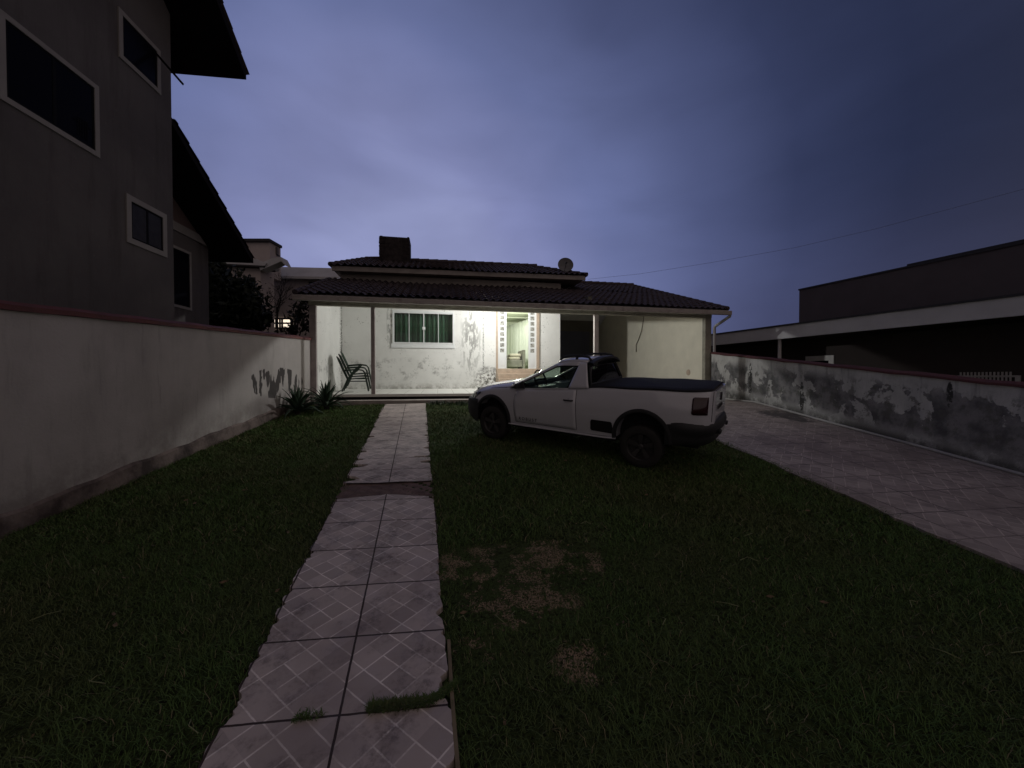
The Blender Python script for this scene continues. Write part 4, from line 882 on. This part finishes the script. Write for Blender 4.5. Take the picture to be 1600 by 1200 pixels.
for i, lb in enumerate(('bottom green cord chair of the porch stack, resting on the tiled floor', 'middle green cord chair nested between the other two on the porch', 'top green cord chair of the porch stack with the highest backrest')):
    chair(tuple(cb + Vector((HC, HS, 0)) * .055 * i + Vector((0, 0, .075 * i + (0.0)))), HA + R(8), lb)

# ------------------------------------------------------------------ pickup truck (local: x forwards from the rear axle, y left, z up)
def interp(x, tab):
    if x <= tab[0][0]: return tab[0][1]
    for (a, va), (b, vb) in zip(tab, tab[1:]):
        if x <= b: f = (x - a) / (b - a); return va + (vb - va) * f
    return tab[-1][1]
def smo(x, tab, h=.05): return sum(interp(x + d, tab) for d in (-h, -h / 2, 0, h / 2, h)) / 5
TW = [(-.93, .50), (-.92, .57), (-.89, .645), (-.84, .705), (-.76, .755), (-.64, .795), (-.45, .822), (-.2, .838), (1, .848), (2.2, .845), (2.8, .838), (3.0, .82), (3.2, .77), (3.36, .69), (3.46, .60), (3.54, .50)]
TS_ = [(-.95, 1.055), (-.3, 1.05), (.72, 1.03), (.95, 1.005), (1.2, .99), (2.2, .92), (2.4, .915), (2.8, .875), (3.2, .80), (3.4, .73), (3.54, .66)]
TC = [(-.95, 1.055), (.80, 1.03), (.9, .95), (2.40, .95), (2.44, 1.0), (2.7, .985), (3.0, .94), (3.25, .88), (3.42, .80), (3.54, .69)]
TB = [(-.95, .60), (-.36, .60), (-.10, .45), (.25, .30), (2.4, .27), (2.7, .4), (3.0, .56), (3.54, .56)]
# section: fraction of height -> fraction of half width
SEC = [(0, .955), (.06, .972), (.2, .985), (.38, .995), (.52, 1.0), (.66, .994), (.74, .985), (.80, .970), (.9, .945), (.965, .925), (1.0, .895)]
def side_y(x, z):
    zb, zs = smo(x, TB), smo(x, TS_); f = (z - .27) / (zs - .27); return smo(x, TW, .03) * interp(min(max(f, 0), 1), SEC)
def build_truck():
    yaw = 2.525; sl = .108; K = .877
    n = Vector((0, -sl, 1)).normalized(); fx = Vector((math.cos(yaw), math.sin(yaw), sl * math.sin(yaw))).normalized(); fy = n.cross(fx)
    T = bpy.data.objects.new('pickup_truck', None); COL.objects.link(T)
    mt = Matrix((fx, fy, n)).transposed().to_4x4(); loc = Vector((2.055, 5.515, gz(5.515) + .06)); T.location = loc; T.rotation_euler = mt.to_euler(); T.scale = (K, K, K)
    tag(T, 'white single-cab pickup truck parked on the lawn with a dark bed cover', 'pickup truck')
    # --- lower body
    xs = sorted(set([round(-.93 + i * .07, 3) for i in range(64)] + [-.915, -.89, 3.38, 3.44, 3.5, 3.54])); xs = [x for x in xs if x <= 3.54]; rows = []
    for x in xs:
        zb, zs, zc = smo(x, TB), smo(x, TS_), smo(x, TC, .04); W_ = smo(x, TW, .03)
        half = [(0, zb), (W_ * .8, zb)]
        fb = (zb - .27) / (zs - .27)
        for f, k in SEC:
            ff = fb + (1 - fb) * f; half.append((W_ * interp(ff, SEC), .27 + (zs - .27) * ff))
        ys = half[-1][0]
        for q, e in ((.93, .35), (.82, .62), (.6, .85), (.3, .97)): half.append((ys * q, zs + (zc - zs) * e + (.012 if zc > zs else 0) * e))
        half.append((0, zc))
        ring = [(x, y, z) for y, z in half] + [(x, -y, z) for y, z in half[-2:0:-1]]
        rows.append(ring)
    mb = MB(); m = len(rows[0]); mb.grid(rows, closed=True); nv = (len(rows) - 1) * m
    mb.f.append(tuple(range(m))); mb.f.append(tuple(range(nv, nv + m))[::-1])
    body = mb.build('body', M['paint'], T, smooth=True, angle=28)
    cut = []
    for cx, rad, cz in ((0, .385, .345), (2.75, .385, .345)):
        c = MB(); c.lathe([(.0001, -1.2), (rad, -1.2), (rad, 1.2), (.0001, 1.2)], (cx, 0, cz), (0, 1, 0), 40); c.box((cx - rad, -1.2, -.3), (cx + rad, 1.2, cz)) if False else None
        me = bpy.data.meshes.new('c'); me.from_pydata(c.v, [], c.f); me.update(); import bmesh
        bm = bmesh.new(); bm.from_mesh(me); bmesh.ops.remove_doubles(bm, verts=bm.verts, dist=1e-3); bmesh.ops.recalc_face_normals(bm, faces=bm.faces); bm.to_mesh(me); bm.free()
        co = bpy.data.objects.new('c', me); COL.objects.link(co); co.parent = T; cut.append(co)
    bm = bmesh.new(); bm.from_mesh(body.data); bmesh.ops.recalc_face_normals(bm, faces=bm.faces); bm.to_mesh(body.data); bm.free()
    for co in cut: md = body.modifiers.new('x', 'BOOLEAN'); md.operation = 'DIFFERENCE'; md.object = co; md.solver = 'EXACT'
    bpy.context.view_layer.update(); dg = bpy.context.evaluated_depsgraph_get(); nm = bpy.data.meshes.new_from_object(body.evaluated_get(dg))
    body.modifiers.clear(); body.data = nm; nm.set_sharp_from_angle(angle=R(28))
    for co in cut: bpy.data.objects.remove(co)
    # dark underbody with wheel wells
    mb = MB(); mb.box((-.75, -.58, .24), (3.3, .58, .84)); mb.box((.40, -.76, .22), (2.33, .76, .30)); 
    for cx in (0, 2.75):
        for sy in (-1, 1):   # arch liners
            rr_ = []
            for i in range(21): a = math.pi * i / 20; rr_.append([(cx + .392 * math.cos(a), sy * .57, .345 + .392 * math.sin(a)), (cx + .392 * math.cos(a), sy * .80, .345 + .392 * math.sin(a))])
            mb.grid(rr_)
    mb.build('underbody', M['inter'], T)
    # --- arch cladding
    for cx, a0, a1 in ((0, -8, 185), (2.75, -8, 188)):
        for sy in (-1, 1):
            rr_ = []
            for i in range(31):
                a = R(a0 + (a1 - a0) * i / 30); c_, s_ = math.cos(a), math.sin(a); row = []
                for rad, oy in ((.372, -.03), (.378, .016), (.40, .022), (.425, .016), (.434, -.012)):
                    X = cx + rad * c_; Z = .345 + rad * s_; yb = side_y(X, max(Z, .32)); row.append((X, sy * (yb + oy), Z))
                rr_.append(row)
            mb = MB(); mb.grid(rr_); mb.build('arch_cladding', M['plastic'], T, smooth=True, angle=40)
    # --- bumpers: plan curve with a vertical profile
    def bumper(plan, prof, name):
        mb = MB(); rows = []
        for i, (X, Y) in enumerate(plan):
            a = Vector(plan[max(i - 1, 0)]); b = Vector(plan[min(i + 1, len(plan) - 1)]); t = (b - a).normalized(); nn = Vector((t.y, -t.x)); nn = -nn if name == 'front_bumper' else nn
            e = min(i, len(plan) - 1 - i) / 3; e = min(1, e)
            rows.append([(X + nn.x * o * (1 if e >= 1 else e), Y + nn.y * o * (1 if e >= 1 else e), z) for o, z in prof])
        mb.grid(rows); return mb.build(name, M['plastic'], T, smooth=True, angle=40)
    rp_ = [(-.33, .805), (-.42, .812), (-.55, .80), (-.67, .765), (-.78, .705), (-.87, .60), (-.92, .46), (-.945, .30), (-.955, .12)]
    rplan = rp_ + [(x, -y) for x, y in rp_[::-1]]
    rb = bumper(rplan, [(-.10, .645), (.005, .635), (.035, .61), (.05, .56), (.045, .50), (.012, .46), (0, .40), (-.02, .33), (-.07, .29), (-.2, .28)], 'rear_bumper')
    fp_ = [(3.10, .815), (3.20, .80), (3.32, .765), (3.44, .70), (3.53, .60), (3.585, .46), (3.61, .3), (3.62, .1)]
    fplan = fp_ + [(x, -y) for x, y in fp_[::-1]]
    bumper(fplan, [(-.10, .66), (-.02, .645), (.0, .60), (.012, .52), (.012, .44), (0, .36), (-.03, .28), (-.09, .22), (-.25, .20)], 'front_bumper')
    # --- wheels
    def wheel(cx, sy):
        w = MB(); Y = sy * .72; ax = (0, sy, 0)
        w.lathe([(.195, -.10), (.235, -.105), (.285, -.10), (.306, -.085), (.312, -.04), (.312, .04), (.306, .085), (.285, .10), (.24, .106), (.205, .10), (.200, .085)], (cx, Y, .305), ax, 48)
        for i in range(48): a = 2 * math.pi * i / 48; p = Vector((cx + .311 * math.cos(a), Y, .305 + .311 * math.sin(a))); d = Vector((math.cos(a), 0, math.sin(a))); t = Vector((-d.z, 0, d.x)) * .012; yy = Vector((0, .075, 0)); w.hexa([p - t - yy - d * .02, p + t - yy - d * .02, p + t + yy - d * .02, p - t + yy - d * .02, p - t - yy + d * .004, p + t - yy + d * .004, p + t + yy + d * .004, p - t + yy + d * .004])
        ty = w.build('wheel', M['tyre'], T, smooth=True, angle=40)
        w = MB(); w.lathe([(.203, .085), (.196, .095), (.186, .085), (.180, .02), (.06, .015), (.0001, .015)], (cx, Y, .305), ax, 40)
        for k in range(5):
            a = 2 * math.pi * k / 5 + .3; d = Vector((math.cos(a), 0, math.sin(a))); t = Vector((-d.z, 0, d.x)); c0 = Vector((cx, Y, .305)); o0 = Vector((0, sy * .085, 0)); o1 = Vector((0, sy * .03, 0))
            A_ = c0 + d * .03; B_ = c0 + d * .19
            w.hexa([A_ - t * .028 + o1, A_ + t * .028 + o1, B_ + t * .045 + o1, B_ - t * .045 + o1, A_ - t * .02 + o0 * .8, A_ + t * .02 + o0 * .8, B_ + t * .038 + o0, B_ - t * .038 + o0])
        w.lathe([(.042, .03), (.042, .078), (.03, .088), (.0001, .088)], (cx, Y, .305), ax, 20)
        w.build('rim', M['rim'], ty, smooth=True, angle=40)
    for cx in (0, 2.75):
        for sy in (-1, 1): wheel(cx, sy)
    # --- cabin: pillars, roof, glass (hollow)
    def cabx(u, v): # u: 0 rear .. 1 front along the side; v: 0 belt .. 1 roof edge
        xr = .84 + .13 * v; xf = 2.50 - 1.00 * max(v, 0.) ** .92; return xr + (xf - xr) * u
    def caby(v, u=.5): return (.775 - .205 * max(v, 0.) ** 1.25) * (1 - .05 * max(0, u - .55) / .45)
    def cabz(u, v): zb = interp(cabx(u, 0), TS_) - .012; zt = 1.40 - .035 * max(0, u - .6) / .4 - .012 * max(0, .2 - u) / .2; return zb + (zt - zb) * v
    def cp(u, v, sy, off=0): return Vector((cabx(u, v), sy * (caby(v, u) + off), cabz(u, v)))
    win = dict(u0=.245, u1=.925, v0=.03, v1=.845)
    def win_u1(v): return .935 - .10 * (v / .85) ** 3
    for sy in (-1, 1):
        mb = MB(); vs = np.linspace(0, 1, 12)
        def strip(ua, ub, va, vb, k=8, q=10):
            rows = []
            for i in range(q + 1):
                v = va + (vb - va) * i / q; a = ua(v) if callable(ua) else ua; b = ub(v) if callable(ub) else ub
                rows.append([cp(a + (b - a) * j / k, v, sy) for j in range(k + 1)])
            mb.grid(rows)
        strip(0, .215, 0, 1); strip(win_u1, 1, 0, 1, 4); strip(.215, win_u1, .86, 1); strip(.215, win_u1, -.02, .02)
        o = mb.build('cab_side', M['paint'], T, smooth=True, angle=40); sd = o.modifiers.new('s', 'SOLIDIFY'); sd.thickness = .02; sd.offset = -1 if sy > 0 else 1
        # rubber surround and side glass
        mb = MB(); rows = []
        outl = [cp(.225, v, sy, .003) for v in np.linspace(.02, .85, 8)] + [cp(.225 + (win_u1(.85) - .225) * k / 8, .85, sy, .003) for k in range(1, 9)] + [cp(win_u1(v), v, sy, .003) for v in np.linspace(.80, .02, 8)] + [cp(win_u1(.02) + (.225 - win_u1(.02)) * k / 8, .02, sy, .003) for k in range(1, 9)]
        mb.tube(outl, .011, 5); mb.build('window_rubber', M['seam'], T)
        mb = MB(); rows = []
        for i in range(9):
            v = .02 + .83 * i / 8; rows.append([cp(.225 + (win_u1(v) - .225) * j / 8, v, sy, -.012) for j in range(9)])
        mb.grid(rows); mb.build('side_window', M['carglass'], T, smooth=True)
    # roof
    mb = MB(); rows = []
    for i in range(13):
        u = i / 12; row = []
        for j in range(17):
            s_ = -1 + 2 * j / 16; e = cp(u, 1, 1); yy = caby(1, u) * s_; cr_ = max(0., 1 - abs(s_) ** 2.6); row.append((e.x + (.10 * cr_ * u * u) - .02 * cr_ * (1 - u) ** 2, yy, e.z + .062 * cr_ ** .8 * (1 - .25 * u ** 4)))
        rows.append(row)
    mb.grid(rows); o = mb.build('roof', M['paint'], T, smooth=True, angle=60); sd = o.modifiers.new('s', 'SOLIDIFY'); sd.thickness = .025; sd.offset = -1
    rrow, frow = rows[0], rows[-1]
    # windscreen and rear glass, frames
    def face(u, row, name, mat_, inset, bulge):
        mb = MB(); rr_ = []
        for i in range(7):
            v = i / 6; r_ = []
            for j in range(17):
                s_ = -1 + 2 * j / 16; cr_ = max(0., 1 - abs(s_) ** 2.4); lo = cp(u, 0, 1); low = Vector((lo.x + bulge * cr_, caby(0, u) * s_, lo.z + (.045 if u == 1 else 0) * cr_)); hi = Vector(row[j]); p = low.lerp(hi, v); p.y = caby(v, u) * s_ * (1 - .0); p.x = cabx(u, v) + (p.x - (lo.x + (hi.x - lo.x) * v)) if False else p.x; r_.append(p)
            rr_.append(r_)
        mb.grid(rr_); return mb.build(name, mat_, T, smooth=True)
    face(1, frow, 'windscreen', M['carglass'], 0, .16)
    face(0, rrow, 'rear_window', M['reargl'], 0, -.015)
    # black border of the rear window
    mb = MB(); e = []
    for j in range(17): s_ = -1 + 2 * j / 16; e.append(Vector((.845, caby(0, 0) * s_ * .97, 1.05)))
    mb.tube([Vector((.85, -.70, 1.06)), Vector((.95, -.53, 1.385)), Vector((.945, -.3, 1.425)), Vector((.945, .3, 1.425)), Vector((.95, .53, 1.385)), Vector((.85, .70, 1.06)), Vector((.84, 0, 1.05)), Vector((.85, -.70, 1.06))], .028, 6); mb.build('rear_window_frame', M['plastic'], T, smooth=True)
    # interior
    I = MB(); I.box((.92, -.72, .55), (2.35, .72, .955)); I.build('cabin_floor', M['inter'], T)
    I = MB(); I.prism([(2.40, -.66, .93), (2.1, -.66, .93), (2.02, -.66, .97), (2.10, -.66, 1.005), (2.38, -.66, .985)], (0, 1.32, 0)); I.build('dashboard', M['inter'], T)
    for y in (-.36, .36):
        I = MB(); I.prism([(1.45, y - .23, .8), (1.25, y - .23, .8), (1.08, y - .23, 1.22), (1.18, y - .23, 1.24)], (0, .46, 0)); I.prism([(1.16, y - .12, 1.25), (1.07, y - .12, 1.25), (1.05, y - .12, 1.37), (1.13, y - .12, 1.385)], (0, .24, 0)); I.build('cabin_seat', M['inter'], T, bevel=.03)
    I = MB(); c = Vector((1.98, .36, 1.05)); a_, b_ = Vector((0, 1, 0)), Vector((.35, 0, .94)); I.tube([c + a_ * .18 * math.cos(t) + b_ * .18 * math.sin(t) for t in np.linspace(0, 2 * math.pi, 25)], .014, 6); I.tube([c - a_ * .17, c + Vector((.03, 0, 0)), c + a_ * .17], .02, 6); I.build('steering_wheel', M['inter'], T)
    I = MB(); I.box((1.72, -.11, 1.325), (1.75, .11, 1.385)); I.tube([(1.75, 0, 1.36), (1.70, 0, 1.43)], .008, 5); I.build('rear_view_mirror', M['inter'], T, bevel=.01)
    # guard bars behind rear glass
    I = MB()
    for z in (1.13, 1.2, 1.27, 1.34): I.tube([(.93, -.58, z), (.93, .58, z)], .012, 6)
    I.build('rear_guard_bars', M['rim'], T)
    # --- doors: skins 4 mm proud with handle and lettering
    for sy in (-1, 1):
        mb = MB(); rows = []
        def xa(f): return 1.02 + .03 * f
        def xb(f): return 2.20 - .0 * f + .04 * math.sin(f * 3)
        for i in range(15):
            f = i / 14; z = .335 + f * (.985 - .335); row = []
            for j in range(21):
                x = xa(f) + (xb(f) - xa(f)) * j / 20; zt = interp(x, TS_) - .022; zz = .335 + f * (zt - .335); row.append((x, sy * (side_y(x, zz) + .002), zz))
            rows.append(row)
        mb.grid(rows); o = mb.build('door', M['paint'], T, smooth=True, angle=40); sd = o.modifiers.new('s', 'SOLIDIFY'); sd.thickness = .006; sd.offset = -1 if sy > 0 else 1
        mb = MB(); brd = [Vector(rows[i][0]) for i in range(15)]; brd2 = [Vector(rows[i][20]) for i in range(15)]; bt = [Vector(p) for p in rows[0]]
        off = Vector((0, sy * -.001, 0))
        mb.tube([p + off + Vector((-.006, 0, 0)) for p in brd], .0032, 5); mb.tube([p + off + Vector((.006, 0, 0)) for p in brd2], .0022, 5); mb.tube([p + off + Vector((0, 0, -.006)) for p in bt], .0028, 5)
        # seam continues up the pillar
        mb.tube([cp(.115, v, sy, .001) for v in np.linspace(0, .93, 8)] + [cp(.115 + (.86 - .115) * k / 8, .93 + .03 * math.sin(k / 8 * 3), sy, .001) for k in range(1, 9)], .0035, 5)
        mb.build('door_seam', M['seam'], T)
        mb = MB(); yh = side_y(1.17, .80) + .01
        mb.tube([(1.085, sy * (yh - .01), .80), (1.11, sy * (yh + .022), .802), (1.22, sy * (yh + .024), .802), (1.25, sy * (yh - .01), .80)], .013, 8)
        mb.lathe([(.0001, .0), (.035, 0.0), (.03, .004), (.0001, .005)], (1.165, sy * (yh - .012), .795), (0, sy, 0), 16)
        mb.build('handle', M['plastic'], o, smooth=True)
        # mirror
        mb = MB(); mb.hexa([(2.09, sy * .84, .93), (2.19, sy * .84, .94), (2.16, sy * .98, .945), (2.10, sy * .98, .94), (2.09, sy * .84, 1.02), (2.17, sy * .84, 1.025), (2.14, sy * .97, 1.025), (2.10, sy * .97, 1.02)])
        mb.build('side_mirror', M['plastic'], T, bevel=.03)
        mb = MB(); mb.prism([(2.04, sy * .775, .925), (2.36, sy * .765, .915), (2.10, sy * .745, 1.05)], (0, sy * .03, 0)); mb.build('mirror_mount', M['plastic'], T)
        # sill pale edge, side vent, roof rail
        mb = MB(); mb.tube([(x, sy * (side_y(x, .30) + .008), .275 + .01 * (x < .5)) for x in np.linspace(.37, 2.36, 12)], .014, 6); mb.build('sill', M['paint'], T, smooth=True)
        mb = MB()
        pts = [(.41, .37), (.43, .35), (.75, .36), (.775, .38), (.775, .51), (.755, .535), (.45, .53), (.43, .51)]
        mb.prism([(x, sy * (side_y(x, z) - .01), z) for x, z in pts], (0, sy * .016, 0)); mb.build('side_step_vent', M['seam'], T)
        mb = MB(); mb.tube([(1.50, sy * .50, 1.43), (1.44, sy * .50, 1.475), (1.34, sy * .50, 1.498), (1.1, sy * .50, 1.50), (.98, sy * .50, 1.485), (.93, sy * .50, 1.43)], .02, 8)
        mb.tube([(1.20, sy * .50, 1.43), (1.18, sy * .50, 1.49)], .022, 6); mb.build('roof_rail', M['plastic'], T, smooth=True)
    mb = MB(); rr_ = []
    for j in range(17):
        s_ = -1 + 2 * j / 16; y = s_ * .60; z = 1.475 + .03 * (1 - s_ * s_); x = .93 - .03 * (1 - s_ * s_); z -= .03 + .06 * abs(s_) ** 3; rr_.append([(x + .05, y, z - .03), (x, y, z + .02), (x - .075, y, z + .005), (x - .08, y, z - .03), (x + .05, y, z - .045)])
    mb.grid(rr_); mb.build('rear_spoiler', M['plastic'], T, smooth=True, angle=60)
    # --- bed cover
    mb = MB(); rows = []
    for i in range(25):
        x = -.885 + (.85 + .885) * i / 24; W_ = smo(x, TW, .03) * .905; row = []
        W_ = min(W_, .76) - (.10 * max(0, (-.78 - x) / .12) ** 2)
        for j in range(21):
            s_ = -1 + 2 * j / 20; ed = min(1, (1 - abs(s_)) / .08); e2 = min(1, (x + .89) / .06, (.86 - x) / .05); hgt = .012 + .022 * min(ed, max(e2, 0)) ** .5 + .018 * (1 - s_ * s_) + .004 * math.sin(x * 9 + s_ * 3)
            row.append((x, W_ * s_, smo(x, TS_) + hgt))
        rows.append(row)
    mb.grid(rows)
    mb.tube([Vector(r[0]) for r in rows] , .014, 6); mb.tube([Vector(r[-1]) for r in rows], .014, 6); mb.tube([Vector(p) for p in rows[0]], .014, 6)
    mb.build('bed_cover', M['cover'], T, smooth=True, angle=50)
    # tailgate seam, lights
    for sy in (-1, 1):
        mb = MB(); rows = []
        path_ = [(-.55, 0), (-.62, 0), (-.70, 0), (-.78, 0), (-.83, 0), (-.865, 0), (-.885, 0)]
        for k, x in enumerate([-.665, -.69, -.72, -.75, -.78, -.81, -.835, -.86]):
            zt = .985 - (.02 if k == 0 else 0); zb_ = .735 + (.015 if k == 0 else 0) + .01; rows.append([(x - .004, sy * (side_y(x, z) + .006), z) for z in np.linspace(zb_, zt, 7)])
        mb.grid(rows); o = mb.build('tail_light', M['tail'], T, smooth=True); sd = o.modifiers.new('s', 'SOLIDIFY'); sd.thickness = .02; sd.offset = -1 if sy < 0 else 1
        mb = MB(); mb.tube([(-.905, sy * (side_y(-.905, z) + .002), z) for z in np.linspace(.64, 1.05, 8)], .004, 5); mb.build('tailgate_seam', M['seam'], T)
        # headlight wrapping the nose corner
        mb = MB(); rows = []
        for k, x in enumerate([3.06, 3.14, 3.22, 3.30, 3.38, 3.44, 3.49, 3.53]):
            zt = interp(x, TS_) - .025; zb_ = zt - .03 - .12 * min(1, k / 4); rows.append([(x + .005, sy * (side_y(x, z) + .012), z) for z in np.linspace(zb_, zt, 6)])
        mb.grid(rows); mb.build('headlight', M['headl'], T, smooth=True)
    mb = MB(); mb.hexa([(3.50, -.45, .60), (3.50, .45, .60), (3.56, .45, .60), (3.56, -.45, .60), (3.48, -.45, .69), (3.48, .45, .69), (3.555, .45, .685), (3.555, -.45, .685)]); mb.build('grille', M['plastic'], T)
    mb = MB(); mb.tube([(3.45, side_y(3.45, .7) - .02, .735), (3.2, smo(3.2, TW) * .87, .812), (2.8, smo(2.8, TW) * .88, .884), (2.45, smo(2.45, TW) * .885, .922)], .004, 5); mb.build('hood_seam', M['seam'], T)
    mb = MB(); mb.box((-.985, -.26, .40), (-.965, .26, .55)); lp = mb.build('licence_plate', M['plate'], T); 
    for y in (-.40, .30): mb = MB(); mb.box((-1.01, y, .44), (-.97, y + .10, .50)); mb.build('plate_lamp', M['plastic'], T, bevel=.015)
    mb = MB(); mb.lathe([(.052, 0), (.062, .0), (.062, .012), (.052, .012), (.052, 0)], (-.93, 0, .93), (-1, 0, 0), 28)
    def bar(p, q, w=.006): p, q = Vector((-.938, *p)), Vector((-.938, *q)); mb.tube([p, q], w, 5)
    bar((.028, .975), (0, .935)); bar((-.028, .975), (0, .935)); bar((.046, .955), (.020, .885)); bar((.020, .885), (0, .925)); bar((0, .925), (-.020, .885)); bar((-.020, .885), (-.046, .955))
    mb.build('tailgate_emblem', M['letters'], T)
    def text(body, size, mtx, name, gap=1.0):
        cu = bpy.data.curves.new(name, 'FONT'); cu.body = body; cu.size = size; cu.extrude = .003; cu.space_character = gap; cu.align_x = 'LEFT'
        to = bpy.data.objects.new('tmp', cu); COL.objects.link(to); bpy.context.view_layer.update(); dg = bpy.context.evaluated_depsgraph_get(); me = bpy.data.meshes.new_from_object(to.evaluated_get(dg)); bpy.data.objects.remove(to)
        me.transform(mtx); me.materials.clear(); me.materials.append(M['letters']); o = bpy.data.objects.new(name, me); COL.objects.link(o); o.parent = T; return o
    # door lettering reads from the front wheel rearwards on the left side
    mtx = Matrix.Translation((2.13, side_y(1.9, .40) + .010, .375)) @ Matrix(((-1, 0, 0), (0, 0, 1), (0, 1, 0))).to_4x4()
    text('ROBUST', .075, mtx, 'door_lettering', 1.5)
    mtx = Matrix.Translation((-.938, .33, .775)) @ Matrix(((0, 0, -1), (-1, 0, 0), (0, 1, 0))).to_4x4()
    text('SAVEIRO', .085, mtx, 'tailgate_lettering', 1.5)
    for ch in [o for o in bpy.data.objects if o.parent == T and not o.name.startswith('wheel')] + [c for o in bpy.data.objects if o.parent == T and not o.name.startswith('wheel') for c in bpy.data.objects if c.parent == o]:
        for v in ch.data.vertices:
            v.co.z += .085 - .012 * (v.co.x - 1.37)     # raised suspension
            if v.co.x < -.44: v.co.x = -.44 + (v.co.x + .44) * .95
    return T
build_truck()

# ------------------------------------------------------------------ overhead wire
pts = [px(918, 437, 14.6), px(1000, 428.5, 13.6), px(1108, 411.5, 12.5), px(1240, 388, 11.3), px(1365, 359, 10.2), px(1600, 296, 8.6), px(1900, 200, 7)]
mb = MB(); mb.tube(pts, .0038, 5); tag(mb.build('overhead_wire', M['wire']), 'thin overhead wire running from the upper eave into the dusk sky', 'wire')
